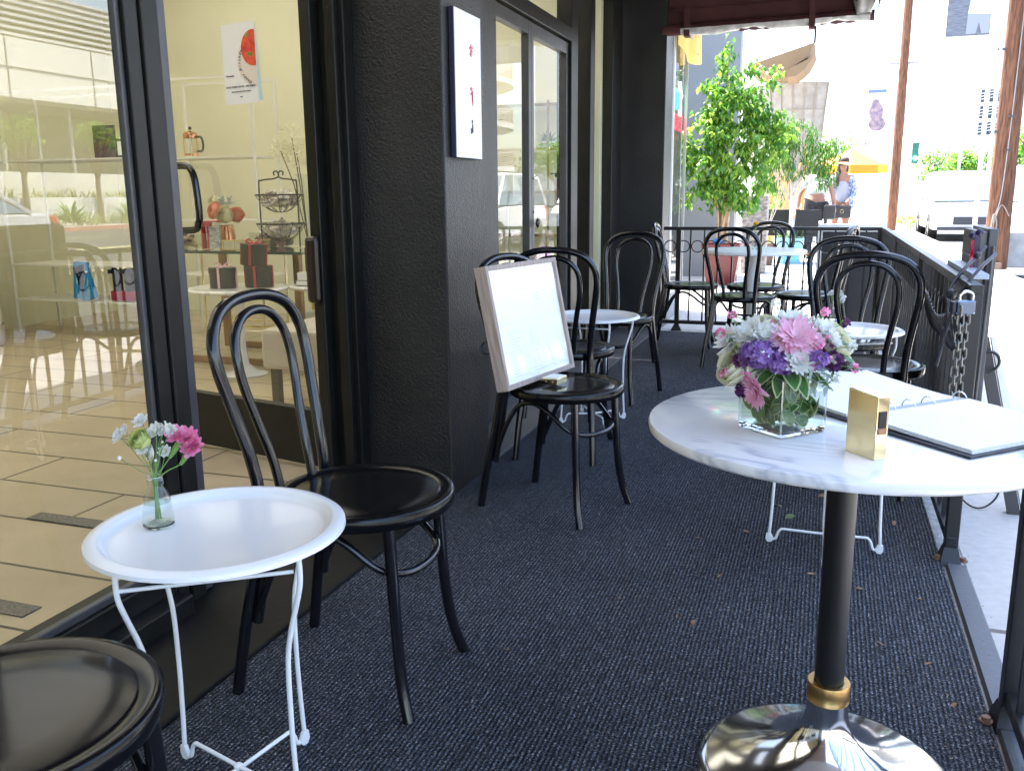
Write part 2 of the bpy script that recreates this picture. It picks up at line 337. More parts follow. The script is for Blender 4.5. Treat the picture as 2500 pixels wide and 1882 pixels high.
f = MB(); f.box((-1.66, 1.876, 0), (-1.595, 1.935, 2.62)); f.box((-1.74, 2.87, 0), (-1.60, 2.932, 2.62)); f.box((-1.66, 2.84, 0), (-1.62, 2.868, 2.62)); f.box((-1.72, 1.935, 2.40), (-1.60, 2.84, 2.62))
f.build('frame', BRONZEK, T, world=True, bevel=.004)
f = MB(); f.box((-1.655, 1.937, .02), (-1.60, 1.968, 2.40)); f.box((-1.65, 1.869, .0), (-1.605, 1.875, 2.62)); f.build('stop', GREYFR, T, world=True, bevel=.003)
f = MB(); f.box((-1.74, 1.97, .0), (-1.62, 2.86, .09)); f.build('threshold', GREYFR, T, world=True, bevel=.004)
# the door leaf, swung inwards, hinged at the pillar side; local x runs from the hinge to the free edge
hinge = Vector((-1.70, 2.845, .1)); dd = Vector((-.97, .215, 0)).normalized()
T = thing('shop_door', 'glazed black shop door swung inwards with a poster taped inside', 'door', hinge, math.atan2(dd.y, dd.x))
w = .88
f = MB(); f.box((0, -.022, 0), (.05, .022, 2.2)); f.box((w - .08, -.022, 0), (w, .022, 2.2)); f.box((.05, -.022, 0), (w - .08, .022, .22)); f.box((.05, -.022, 2.08), (w - .08, .022, 2.2))
f.build('frame', BRONZEK, T, bevel=.004)
MB().add([(.05, 0, .22), (w - .08, 0, .22), (w - .08, 0, 2.08), (.05, 0, 2.08)], [(0, 1, 2, 3)]).build('pane', GLASS, T)
_ = smooth_path([(w - .06, -.022, 1.13), (w - .062, -.085, 1.13), (w - .075, -.10, 1.115), (w - .085, -.10, 1.02), (w - .085, -.10, .95), (w - .075, -.10, .905), (w - .062, -.085, .89), (w - .06, -.022, .89)], 5)
# the pull: a bent bar offset sideways from the stile
hp = smooth_path([(.82, .03, 1.13), (.67, .045, 1.13), (.63, .05, 1.115), (.61, .05, 1.07), (.60, .05, .95), (.61, .05, .91), (.645, .045, .885), (.82, .03, .88)], 5)
MB().tube(hp, .0135, 12).build('handle', BLACK, T, smooth=40)
MB().box((.0, .023, .63), (.055, .055, .87)).build('lock_case', mat('dark brown lock case', (.02, .008, .008), .3), T, bevel=.02)
# poster on the door glass
pm = MB(); px0, px1, z0, z1 = .28, .455, 1.345, 1.625
P = thing('poster', 'white dessert poster with a red berry tart taped to the door glass', 'poster', hinge, math.atan2(dd.y, dd.x))
MB().box((px0, .005, z0), (px1, .007, z1)).build('sheet', PAPER, P)
MB().add([(px0 - .02, .006, z0 + .008), (px0, .006, z0 + .008), (px0 + .001, .006, z1), (px0 - .001, .006, z1)], [(0, 1, 2, 3)]).build('backing_sheet', mat('pale blue paper', (.5, .68, .68), .6), P)
def on_poster(x, z, s=1, rz=0): return Matrix.Translation((x, .0092, z)) @ Matrix.Rotation(PI, 4, 'Z') @ Matrix.Rotation(PI / 2, 4, 'X') @ Matrix.Rotation(rz, 4, 'Z')
def disc_pts(cx, cz, r, xlo, n=40): return [(max(xlo, cx + r * math.cos(2 * PI * i / n)), cz + r * math.sin(2 * PI * i / n)) for i in range(n)]
MB().prism(disc_pts(px0 + .01, 1.49, .088, px0 + .002), .0072, .0078, 'y').build('printed_plate', mat('print plate', (.78, .7, .62), .6), P)
MB().prism(disc_pts(px0 + .012, 1.535, .062, px0 + .002), .0080, .0085, 'y').build('printed_tart', mat('print tart', (.62, .02, .015), .5, col2=(.8, .12, .05), vscale=60), P)
lf = MB()
for x, z in ((.32, 1.58), (.312, 1.515), (.305, 1.512)): lf.prism(disc_pts(x, z, .008, 0, 8), .0086, .0090, 'y')
lf.build('printed_leaf', mat('print leaf', (.2, .35, .03), .6), P)
INK = mat('print ink', (.16, .14, .16), .6)
tm = MB(); cxm = (px0 + px1) / 2
text_mb(tm, 'LOCAL VEGAN GLUTEN - FREE TREATS', .0088, on_poster(cxm, 1.405)); text_mb(tm, 'TREAT A LOVED ONE OR TREAT YOURSELF', .0052, on_poster(cxm, 1.388)); text_mb(tm, 'Homemade', .009, on_poster(px1 - .034, 1.445), shear=.4)
text_mb(tm, 'www', .006, on_poster(cxm, 1.37))
for i, ch in enumerate('Happy Birthday'):
    a = math.radians(-72 + i * 8.4); rr = .076
    # letters follow the plate's left rim, seen from outside
    x = px0 + .01 + rr * math.cos(a); z = 1.49 + rr * math.sin(a)
    text_mb(tm, ch, .017, Matrix.Translation((x, .0088, z)) @ Matrix.Rotation(PI, 4, 'Z') @ Matrix.Rotation(PI / 2, 4, 'X') @ Matrix.Rotation(-(a + PI / 2) + PI, 4, 'Z'), shear=.4)
tm.build('lettering', INK, P)
# white sign on pillar 1
T = thing('wall_sign', 'white picture sign with red tulips hung on the first stucco pillar', 'sign', (-1.264, 3.06, 1.48))
bx((-1.262, 2.99, 1.238), (-1.243, 3.238, 1.738)).build('canvas', mat('sign edge', (.03, .025, .06), .6), T, world=True, bevel=.002)
bx((-1.2425, 2.992, 1.24), (-1.240, 3.236, 1.736)).build('face', mat('sign white face', (.9, .9, .9), .35), T, world=True)
rr = MB()
random.seed(3)
for cz, n, s in ((1.622, 16, 1), (1.48, 9, .7)):
    rr = MB()
    for i in range(n):
        y = 3.14 + random.gauss(0, .007 * s); z = cz + random.gauss(0, .008 * s) - (i % 3) * .005; q = .0033
        rr.box((-1.2405, y - q, z - q), (-1.2385 + i * .0001, y + q, z + q))
    rr.build('red_motif', bpy.data.materials.get('print red') or mat('print red', (.75, .10, .13), .5), T, world=True)
rr = MB()
for i in range(5): rr.box((-1.2405, 3.14 + i * .002, 1.44 - i * .004), (-1.2385, 3.144 + i * .002, 1.475))
rr.build('stem_motif', bpy.data.materials['print red'], T, world=True)
rr = MB(); rr.box((-1.2405, 3.125, 1.325), (-1.2385, 3.135, 1.345)); rr.box((-1.2405, 3.138, 1.33), (-1.2382, 3.148, 1.36)); rr.box((-1.2405, 3.136, 1.362), (-1.2385, 3.146, 1.375)); rr.build('dark_motif', mat('print dark', (.05, .03, .05), .5), T, world=True)

# ------------------------------------------------------------------ far double door (beyond pillar 1)
T = thing('double_door', 'grey framed glass double door with transom between the pillars', 'door', (XG, 5.2, 0))
f = MB()
for a, b in ((4.10, 4.24), (5.80, 5.96), (6.30, 6.42), (6.98, 7.30)): f.box((-1.70, a, 0), (-1.60, b, 2.62))
f.box((-1.70, 4.24, 2.06), (-1.598, 5.80, 2.14)); f.box((-1.70, 5.96, 2.06), (-1.60, 6.30, 2.14)) if 0 else None
f.box((-1.70, 4.24, 0.016), (-1.60, 5.80, .05)); f.box((-1.70, 5.96, 0.016), (-1.60, 6.98, .14)); f.box((-1.70, 4.24, 2.56), (-1.60, 6.98, 2.62))
f.build('frame', BRONZEK, T, world=True, bevel=.004)
for y0, y1 in ((4.25, 5.02), (5.025, 5.795)):
    L = MB(); s0 = .045; DG = bpy.data.materials.get('door glass') or thin_glass('door glass', (.93, .95, .92), gain=.85)
    L.box((-1.665, y0, .06), (-1.62, y0 + s0, 2.05)); L.box((-1.665, y1 - s0, .06), (-1.62, y1, 2.05)); L.box((-1.665, y0 + s0, .06), (-1.62, y1 - s0, .22)); L.box((-1.665, y0 + s0, 1.98), (-1.62, y1 - s0, 2.05))
    lf = L.build('leaf', GREYFR, T, world=True, bevel=.003)
    q = MB().add([(-1.642, y0 + s0, .22), (-1.642, y1 - s0, .22), (-1.642, y1 - s0, 1.98), (-1.642, y0 + s0, 1.98)], [(0, 1, 2, 3)]).build('pane', DG, T, world=True); 
f = MB()
f.add([(-1.65, 4.24, 2.14), (-1.65, 6.30, 2.14), (-1.65, 6.30, 2.56), (-1.65, 4.24, 2.56)], [(0, 1, 2, 3)]); f.add([(-1.65, 6.42, .14), (-1.65, 6.98, .14), (-1.65, 6.98, 2.56), (-1.65, 6.42, 2.56)], [(0, 1, 2, 3)])
f.build('fixed_pane', DG, T, world=True)
MB().ball((-1.60, 5.07, .945), (.012, .02, .028)).build('knob', BLACK, T, smooth=40, world=True)
f = MB(); f.ball((-1.617, 5.045, 1.2), .006, 8); f.ball((-1.617, 5.045, 1.01), .006, 8); f.build('lock_cylinder', GREYFR, T, smooth=40, world=True)

# ------------------------------------------------------------------ terrace canopy and cross awning
BURG = mat('burgundy awning fabric', (.075, .022, .024), .8, var=.15, vscale=6, bump=.15, bscale=300)
T = thing('terrace_canopy', 'dark canopy roof stretched over the whole terrace', 'canopy', (-.5, 2, 2.6))
f = MB(); f.add([(-1.6, -7, 3.05), (.26, -7, 2.55), (.26, 7.45, 2.55), (-1.6, 7.45, 3.05)], [(0, 1, 2, 3)]); f.add([(.26, -7, 2.55), (.26, -7, 2.38), (.26, 7.45, 2.38), (.26, 7.45, 2.55)], [(0, 1, 2, 3)])
f.build('fabric', mat('canopy underside', (.25, .2, .18), .8), T, world=True, fixn=False)
f = MB()
for y in (-5, -2, 1, 4, 7.3): f.tube([(-1.5, y, 3.0), (.24, y, 2.53)], .018, 8)
f.tube([(.24, -7, 2.53), (.24, 7.4, 2.53)], .02, 8)
f.build('rib', WHITEPL, T, world=True)
T = thing('cross_awning', 'burgundy awning curtain rolled up at the end of the terrace', 'awning', (-.5, 7.42, 2.4))
f = MB(); f.add([(-1.30, 7.42, 3.1), (.24, 7.42, 3.0), (.22, 7.42, 2.36), (-1.285, 7.42, 2.345)], [(0, 1, 2, 3)]); f.box((-1.285, 7.405, 2.50), (.22, 7.412, 2.508)); f.build('valance', BURG, T, world=True, fixn=False)
pts = []; rad = []
for i in range(60):
    t = i / 59; pts.append((-1.30 + 1.54 * t, 7.40, 2.352 + .012 * t)); rad.append(.042 + .004 * math.sin(i * 1.7) * (t > .12))
MB().tube(pts, rad, 16).build('fabric_roll', BURG, T, smooth=60, world=True)
VINYL = mat('clear vinyl', (.42, .42, .4), .15, col2=(.7, .7, .68), vscale=14, spec=.9)
f = MB(); pts = []; 
random.seed(5)
N = 90; vs = []; fs = []
for i in range(N):
    t = i / (N - 1); x = -1.16 + 1.37 * t
    for j in range(7):
        a = PI * 1.0 + j * PI / 7; w_ = mnoise.noise((x * 14, j * 1.3, 0)) * .012
        vs.append((x, 7.395 + (.05 + w_) * math.cos(a), 2.352 + .012 * t + (.052 + w_) * math.sin(a) * (.55 + .45 * abs(math.sin(x * 5)))))
for i in range(N - 1):
    for j in range(6): fs.append((i * 7 + j, i * 7 + 7 + j, i * 7 + 8 + j, i * 7 + 1 + j))
f.add(vs, fs).build('vinyl_roll', VINYL, T, smooth=60, world=True)
f = MB()
for x in (-1.11, -.19):
    f.box((x - .022, 7.345, 2.30), (x + .022, 7.352, 2.50)); f.box((x - .022, 7.352, 2.295), (x + .022, 7.44, 2.302))
f.build('strap', BURG, T, world=True)
MB().box((-.17, 7.36, 2.19), (-.155, 7.365, 2.31)).build('strap_end', BURG, T, world=True)
T = thing('vinyl_bundle', 'bundled clear vinyl curtain tied at the outer end of the awning', 'curtain', (.2, 7.3, 2.4))
vs = []; fs = []
for i in range(24):
    t = i / 23; z = 2.62 - .26 * t
    for j in range(20):
        a = 2 * PI * j / 20; r_ = (.05 + .02 * math.sin(t * 3)) * (1 + .35 * math.sin(4 * a + t * 5) * .5)
        vs.append((.165 + r_ * math.cos(a), 7.30 + r_ * math.sin(a), z))
for i in range(23):
    for j in range(20): fs.append((i * 20 + j, i * 20 + (j + 1) % 20, i * 20 + 20 + (j + 1) % 20, i * 20 + 20 + j))
MB().add(vs, fs).build('vinyl', VINYL, T, smooth=60, world=True)
MB().tube(circle((.165, 7.3, 2.45), .06, 20), .006, 6, closed=True).build('tie', BLKIRON, T, world=True)

# ------------------------------------------------------------------ chairs
def make_chair():
    T = thing('bentwood_chair', '', 'chair', (0, 0, 0), 0, 'black bentwood chairs on the terrace')
    MB().lathe([(0, .452), (.10, .4518), (.163, .452), (.168, .4495), (.173, .452), (.185, .4555), (.196, .455), (.2, .451), (.2, .428), (.196, .422), (.17, .422), (.165, .436), (0, .436)], n=64).build('seat', SEATM, T, smooth=50)
    h = .0135
    L = [(-.167, -.257, 0), (-.158, -.232, .15), (-.145, -.203, .30), (-.137, -.184, .44), (-.143, -.196, .55), (-.160, -.220, .66), (-.172, -.238, .740), (-.168, -.250, .80), (-.135, -.260, .85), (-.075, -.267, .876), (0, -.269, .883)]
    pts = L + [(-x, y, z) for x, y, z in reversed(L[:-1])]
    MB().tube(smooth_path(pts, 5), h, 12).build('back_hoop', BLACK, T, smooth=60)
    L = [(-.066, -.172, .43), (-.070, -.188, .52), (-.084, -.210, .61), (-.100, -.228, .69), (-.103, -.240, .755), (-.090, -.250, .805), (-.052, -.256, .840), (0, -.258, .851)]
    pts = L + [(-x, y, z) for x, y, z in reversed(L[:-1])]
    MB().tube(smooth_path(pts, 5), .0108, 12).build('inner_hoop', BLACK, T, smooth=60)
    for s in (-1, 1):
        MB().tube(smooth_path([(s * .128, .118, .43), (s * .131, .124, .30), (s * .136, .132, .17), (s * .148, .145, .07), (s * .162, .165, 0)], 6), [.0135] * 8 + [.013] * 17, 12).build('leg', BLACK, T, smooth=60)
        MB().tube([(s * .128, -.168, .432), (s * .134, -.185, .30), (s * .145, -.206, .17)], .0115, 10).build('rear_brace', BLACK, T, smooth=60)
    L = [(-.148, -.200, .20), (-.152, -.15, .31), (-.150, -.10, .385), (-.148, -.04, .405), (-.142, .02, .38), (-.128, .09, .325), (-.085, .135, .305), (0, .150, .300)]
    pts = L + [(-x, y, z) for x, y, z in reversed(L[:-1])]
    MB().tube(smooth_path(pts, 5), .0085, 10).build('stretcher', BLACK, T, smooth=60)
    return T
chair0 = make_chair(); first = [True]
def place_chair(x, y, backdir, label):
    o = chair0 if first[0] else copy_tree(chair0); first[0] = False
    o.location = (x, y, .010); o.rotation_euler = (0, 0, math.radians(backdir + 90)); o['label'] = label
    return o
place_chair(-.97, .76, 179, 'nearest black chair, only its seat showing at the bottom left corner')
place_chair(-.945, 1.70, 181, 'large near black chair beside the tray table with the pink carnations')
place_chair(-.825, 2.94, 162, 'black chair holding the framed menu')
place_chair(-1.03, 3.70, 272, 'black chair half hidden behind the framed menu')
place_chair(-1.05, 4.74, 80, 'black chair against the far stucco pillar behind the empty tray table')
place_chair(-.91, 6.60, 183, 'black chair in the corner between the far pillar and the railing')
place_chair(-.478, 5.93, 255, 'black chair with its back to us in front of the white pedestal table')
place_chair(-.457, 6.62, 72, 'black chair behind the white pedestal table, against the far railing')
place_chair(-.092, 6.12, -14, 'black chair seen edge-on to the right of the white pedestal table')
place_chair(.10, 4.26, 88, 'black chair behind the tray table with the white flowers')
place_chair(.185, 3.64, 262, 'black chair in front of the tray table with the white flowers, beside the side fence')

# ------------------------------------------------------------------ tray tables
def make_tray():
    T = thing('tray_table', '', 'table', (0, 0, 0), 0, 'round white metal tray tables')
    MB().lathe([(0, .513), (.180, .513), (.187, .515), (.1935, .524), (.197, .529), (.202, .531), (.216, .529), (.2215, .525), (.2225, .518), (.219, .516), (.214, .524), (.202, .526), (.19, .512), (.18, .509), (0, .509)], n=72).build('tray', WHITE, T, smooth=45)
    for k in range(4):
        a = math.radians(45 + 90 * k); c, s = math.cos(a), math.sin(a)
        pr = [(.203, .512), (.203, .47), (.192, .43), (.172, .37), (.160, .31), (.158, .20), (.161, .10), (.165, .03)]
        MB().tube(smooth_path([(r * c, r * s, z) for r, z in pr], 5), .0048, 10).build('leg', WHITE, T, smooth=60)
        f = MB(); Mx = Matrix.Rotation(a, 4, 'Z')
        f.prism([(.150, .012), (.158, .001), (.170, .001), (.176, .012), (.174, .030), (.160, .032)], -.0045, .0045, 'y', M=Mx); f.build('foot', WHITEPL, T, bevel=.002)
        MB().tube(smooth_path([(r * c, r * s, z) for r, z in [(.155, .012), (.145, .014), (.138, .035), (.128, .047), (.11, .048), (.0, .040 + .006 * (k % 2))]], 5), .0042, 8).build('brace', WHITE, T, smooth=60)
    for k in (0, 2):
        a = math.radians(45 + 90 * k); b = math.radians(135 + 90 * k)
        MB().tube([(.203 * math.cos(a), .203 * math.sin(a), .480), (.203 * math.cos(b) * .93, .203 * math.sin(b) * .93, .485)], .0036, 8).build('cross_bar', WHITE, T)
    MB().ball((0, 0, .047), (.009, .009, .006), 10).build('pivot', WHITEPL, T, smooth=40)
    return T
tray0 = make_tray(); firstt = [True]
def place_tray(x, y, rz, label):
    o = tray0 if firstt[0] else copy_tree(tray0); firstt[0] = False
    o.location = (x, y, .010); o.rotation_euler = (0, 0, math.radians(rz)); o['label'] = label; return o
place_tray(-.99, 1.245, 30, 'nearest round white tray table, holding the bottle of pink carnations')
place_tray(-1.035, 4.17, -10, 'empty white tray table between two chairs by the far door')
place_tray(.115, 4.03, 20, 'white tray table with the bottle of small white flowers')
place_tray(.05, 2.82, 45, 'white tray table behind the marble table, mostly hidden by the open menu folder')

# ------------------------------------------------------------------ marble pedestal table
mx_, my_, mz = .0554, 1.6328, .711
T = thing('pedestal_table', 'round white marble table on a black post with polished metal base', 'table', (mx_, my_, .010))
R_ = .3468; zt = mz - .010
MB().lathe([(0, zt), (R_ - .006, zt), (R_ - .002, zt - .002), (R_, zt - .007), (R_ - .001, zt - .016), (R_ - .005, zt - .020), (0, zt - .020)], n=96).build('tabletop', MARBLE, T, smooth=30)
MB().lathe([(.14, zt - .021), (.14, zt - .027), (.03, zt - .035), (0, zt - .035)], n=32).build('mounting_plate', BLKIRON, T, smooth=30)
MB().lathe([(.0265, zt - .03), (.0265, .15)], n=32).build('post', mat('matt black post', (.012, .012, .012), .35), T, smooth=60)
MB().lathe([(.0275, .200), (.0375, .200), (.0385, .198), (.0385, .164), (.0375, .162), (.0275, .162)], n=48).build('collar', BRASSD, T, smooth=30)
MB().lathe([(.0365, .162), (.038, .14), (.041, .12), (.049, .10), (.062, .083), (.08, .068), (.105, .053), (.14, .037), (.185, .024), (.218, .0165), (.232, .012), (.237, .006), (.236, 0), (0, 0)], n=96).build('base', CHROME, T, smooth=60)

# white pedestal table far
T = thing('pedestal_table', 'white round pedestal table in front of the far railing', 'table', (-.45, 6.25, .010))
MB().lathe([(0, .725), (.335, .725), (.342, .720), (.342, .704), (.335, .70), (0, .70)], n=72).build('tabletop', WHITE, T, smooth=30)
MB().lathe([(.04, .70), (.036, .68), (.033, .3), (.036, .1), (.05, .05), (.12, .028), (.2, .018), (.215, .008), (.215, 0), (0, 0)], n=40).build('pedestal', WHITE, T, smooth=60)

# ------------------------------------------------------------------ flowers
def rot_to(n):
    return Vector((0, 0, 1)).rotation_difference(Vector(n).normalized()).to_matrix().to_4x4()
def petal(mb, M, L, w, cup, mi=0, tip=.3):
    vs = []
    for i, (t, ww) in enumerate(((0, .25), (.35, .8), (.7, 1), (1, tip))):
        z = cup * L * t * t
        vs += [(-w * ww / 2, L * t, z + .12 * w), (0, L * t, z), (w * ww / 2, L * t, z + .12 * w)]
    fs = []
    for i in range(3):
        for j in range(2): fs.append((i * 3 + j, i * 3 + j + 1, i * 3 + 4 + j, i * 3 + 3 + j))
    mb.add(vs, fs, mi, M)
def daisy(mb, c, n, r, k=14, layers=2, w=.28, mi=0, cup=.2, jit=.15):
    M0 = Matrix.Translation(c) @ rot_to(n)
    for l in range(layers):
        L = r * (1 - .22 * l)
        for i in range(k):
            a = 2 * PI * (i + .5 * l) / k + random.uniform(-jit, jit) * .3
            M = M0 @ Matrix.Rotation(a, 4, 'Z') @ Matrix.Rotation(.25 * l + random.uniform(-jit, jit), 4, 'X') @ Matrix.Translation((0, r * .06, r * .04 * l))
            petal(mb, M, L * random.uniform(.9, 1.05), r * w * 2, cup, mi)
def rose(mb, c, n, r, mi=0):
    M0 = Matrix.Translation(c) @ rot_to(n) @ Matrix.Rotation(random.uniform(0, 6), 4, 'Z')
    for l in range(6):
        k = 3 + (l > 1) + (l > 3); rl = r * (.36 + .135 * l); top = math.radians(12 + 11 * l)
        for i in range(k):
            ph0 = 2 * PI * i / k + l * 1.1; hw = PI / k * (1.35 if l < 5 else 1.15); vs = []; U, V = 7, 7; off = random.uniform(.96, 1.05)
            for u in range(U):
                du = u / (U - 1) * 2 - 1
                for v_ in range(V):
                    h = v_ / (V - 1); th = PI * .93 + (top + .25 * du * du - PI * .93) * h
                    q = rl * off * (1 + .03 * (i % 2)) * (1 + .30 * max(0, h - .72) * (l > 2) * 2.2)
                    vs.append((q * math.sin(th) * math.cos(ph0 + du * hw), q * math.sin(th) * math.sin(ph0 + du * hw), q * math.cos(th) * 1.08 - r * .15 - (.12 * r * max(0, h - .8) * 5 if l > 3 else 0)))
            fs = [(u * V + v_, u * V + v_ + 1, u * V + V + v_ + 1, u * V + V + v_) for u in range(U - 1) for v_ in range(V - 1)]
            mb.add(vs, fs, mi, M0)
def leaf(mb, M, L, w, mi=0, bend=.3, var=0):
    vs = []; n = 6
    for i in range(n):
        t = i / (n - 1); ww = w * math.sin(PI * min(.98, t * .92 + .06)) ** .8; z = -bend * L * t * t
        vs += [(-ww / 2, L * t, z + ww * .18), (0, L * t, z), (ww / 2, L * t, z + ww * .18)]
    fs = []
    for i in range(n - 1):
        for j in range(2): fs.append((i * 3 + j, i * 3 + j + 1, i * 3 + 4 + j, i * 3 + 3 + j))
    mb.add(vs, fs, mi, M)
def cluster(mb, c, R, n, r, mi=0):
    for i in range(n):
        d = Vector((random.gauss(0, 1), random.gauss(0, 1), random.gauss(0, 1))).normalized() * random.uniform(.75, 1)
        p = Vector(c) + Vector((d.x * R[0], d.y * R[1], d.z * R[2])); M0 = Matrix.Translation(p) @ rot_to(d)
        for k in range(4): petal(mb, M0 @ Matrix.Rotation(k * PI / 2 + .4, 4, 'Z'), r, r * .8, .3, mi, tip=.6)

random.seed(11)
# vase cube on marble table
vc = Vector((-.053, 1.545, mz)); va = math.radians(47)
T = thing('glass_vase', 'square glass vase full of mixed flowers on the marble table', 'vase', vc, va)
hs = .0505; hh = .098
f = MB()
for q in (hs, hs - .0035):
    f.add([(-q, -q, .012), (q, -q, .012), (q, q, .012), (-q, q, .012), (-q, -q, hh), (q, -q, hh), (q, q, hh), (-q, q, hh)], [(0, 1, 5, 4), (1, 2, 6, 5), (2, 3, 7, 6), (3, 0, 4, 7)])
f.build('glass', VGLASS, T, fixn=False)
rim = MB()
for a, b in (((-hs, -hs, hh), (hs, -hs, hh)), ((hs, -hs, hh), (hs, hs, hh)), ((hs, hs, hh), (-hs, hs, hh)), ((-hs, hs, hh), (-hs, -hs, hh))): rim.tube([a, b], .0013, 6)
for x, y in ((-hs, -hs), (hs, -hs), (hs, hs), (-hs, hs)): rim.tube([(x * .985, y * .985, .01), (x * .985, y * .985, hh)], .0012, 6)
gm = bpy.data.materials.new('thick glass'); gm.use_nodes = True; g_ = gm.node_tree.nodes['Principled BSDF']; g_.inputs['Transmission Weight'].default_value = 1; g_.inputs['Roughness'].default_value = .02; g_.inputs['IOR'].default_value = 1.5; g_.inputs['Base Color'].default_value = (.95, .97, .96, 1)
rim.build('rim', gm, T, smooth=60)
bx((-hs + .0005, -hs + .0005, .0008), (hs - .0005, hs - .0005, .0118)).build('thick_base', gm, T, bevel=.002)
MB().add([(-hs + .004, -hs + .004, .072), (hs - .004, -hs + .004, .072), (hs - .004, hs - .004, .072), (-hs + .004, hs - .004, .072)], [(0, 1, 2, 3)]).build('water', WATER, T)
B = thing('flower_bouquet', 'bouquet of white, pink and purple flowers standing in the square glass vase', 'bouquet', vc)
lv = MB(); stm = MB(); VARI = mat('variegated leaf', (.05, .15, .03), .35, col2=(.10, .22, .05), vscale=25, trans=.25); VEDGE = mat('cream leaf edge', (.55, .6, .3), .4, trans=.25)
def vleaf(c, d, up, L, w):
    M = frame_M(c, Vector(d).cross(Vector(up)), d)
    leaf(lv, M, L, w, 1, .25); leaf(lv, M @ Matrix.Translation((0, .001, .0012)), L * .93, w * .78, 0, .25)
for i in range(46):   # leaves pressed inside the glass
    a = random.uniform(0, 2 * PI); r = random.uniform(.02, .043)
    vleaf((r * math.cos(a), r * math.sin(a), random.uniform(.015, .055)), (random.uniform(-.6, .6), random.uniform(-.6, .6), random.uniform(.2, 1)), (math.cos(a), math.sin(a), .2), random.uniform(.035, .055), random.uniform(.02, .032))
for i in range(18):
    a = random.uniform(0, 2 * PI); stm.tube(smooth_path([(random.uniform(-.035, .035), random.uniform(-.035, .035), .016), (random.uniform(-.02, .02), random.uniform(-.02, .02), .06), (.05 * math.cos(a), .05 * math.sin(a), .125)], 4), .0014 + .0006 * (i % 2), 6, mi=i % 2)
for fa in (227, 317):   # leaves pressed flat against the glass
    nx, ny = math.cos(math.radians(fa)), math.sin(math.radians(fa))
    for i in range(13):
        u_ = random.uniform(-.030, .030); zz = random.uniform(.018, .062); q = random.uniform(.040, .0445); th = random.uniform(.2, 2.9)
        vleaf((nx * q - ny * u_, ny * q + nx * u_, zz), (-ny * math.cos(th), nx * math.cos(th), math.sin(th)), (nx, ny, .05), random.uniform(.026, .040), random.uniform(.018, .026))
# collar leaves round the rim, camera side first
for ax, az, L, w in ((-120, -10, .052, .026), (-95, -25, .055, .024), (-75, -5, .06, .03), (-60, -20, .062, .027), (-140, 10, .05, .026), (-40, 0, .05, .024), (-160, 0, .045, .024), (-25, -10, .06, .026), (30, 5, .05, .025), (80, 10, .05, .026), (140, 0, .05, .025), (180, 5, .045, .024)):
    a = math.radians(ax); e = math.radians(az); d = (math.cos(a) * math.cos(e), math.sin(a) * math.cos(e), math.sin(e))
    vleaf((.028 * math.cos(a), .028 * math.sin(a), .105), d, (0, 0, 1), L, w)
vleaf((.07, .0, .135), (1, -.3, -.15), (0, 0, 1), .05, .024); vleaf((.07, .01, .15), (1, -.2, .1), (0, 0, 1), .04, .018)
lv.build('foliage', [VARI, VEDGE], B, smooth=60, fixn=False); stm.build('stem', [STEM, TWIG], B, smooth=60)
# flower heads: offsets (right, back, up) from the vase centre; the camera looks along +Y here
def heads(name, mat_, items, fn):
    for c, n, r in items:
        f = MB(); fn(f, c, n, r); f.build(name, mat_, B, smooth=60, fixn=False)
heads('rose', PCREAM, [((-.080, -.02, .112), (-.7, -.6, .5), .033), ((-.042, .01, .172), (-.3, -.3, 1), .030), ((.078, .03, .15), (.8, -.3, .6), .034)], lambda f, c, n, r: rose(f, c, n, r))
heads('white_daisy', PWHITE, [((-.088, -.005, .148), (-.7, -.6, .5), .028), ((-.052, -.02, .165), (-.5, -.7, .8), .03), ((-.03, -.03, .160), (-.1, -.8, .8), .028), ((.010, .01, .178), (.1, -.4, 1), .032), ((.024, -.05, .126), (.1, -.9, .5), .023), ((.055, 0, .17), (.5, -.4, .8), .026), ((.072, -.01, .158), (.7, -.4, .6), .018)], lambda f, c, n, r: daisy(f, c, n, r, 16, 3, .16, cup=.45))
heads('pink_gerbera', PLPINK, [((.016, -.03, .162), (.15, -.75, .75), .04), ((-.040, -.058, .078), (-.75, -.6, -.25), .034), ((.048, -.03, .158), (.3, -.6, .8), .016), ((-.012, -.035, .160), (-.1, -.7, .8), .018)], lambda f, c, n, r: (daisy(f, c, n, r, 20, 2, .14, cup=.15), daisy(f, Vector(c) + Vector(n).normalized() * .005, n, r * .45, 16, 2, .14, cup=.6)))
for c_, R3, k_, r_ in (((-.036, -.045, .136), (.036, .018, .022), 170, .007), ((-.002, -.047, .122), (.022, .014, .016), 80, .007), ((.052, -.045, .132), (.018, .012, .014), 50, .006)):
    f = MB(); cluster(f, c_, R3, k_, r_); f.build('lilac', PPURP, B, fixn=False)
for c_, R3, k_, r_ in (((-.066, -.04, .122), (.014, .014, .014), 34, .006), ((-.062, -.045, .075), (.012, .01, .012), 34, .006), ((.078, -.02, .125), (.014, .012, .016), 40, .006), ((.07, -.01, .145), (.01, .01, .01), 24, .005)):
    f = MB(); cluster(f, c_, R3, k_, r_); f.build('plum_blossom', PDPUR, B, fixn=False)
for c in ((.062, -.02, .160), (.055, -.04, .148), (.052, -.045, .12), (.066, -.042, .128), (-.06, -.052, .102), (-.018, 0, .178)):
    f = MB()
    for k in range(7): f.ball((c[0] + random.uniform(-.007, .007), c[1] + random.uniform(-.005, .005), c[2] + random.uniform(-.007, .007)), random.uniform(.002, .0042), 7)
    f.build('bud', PPINK, B, smooth=60)
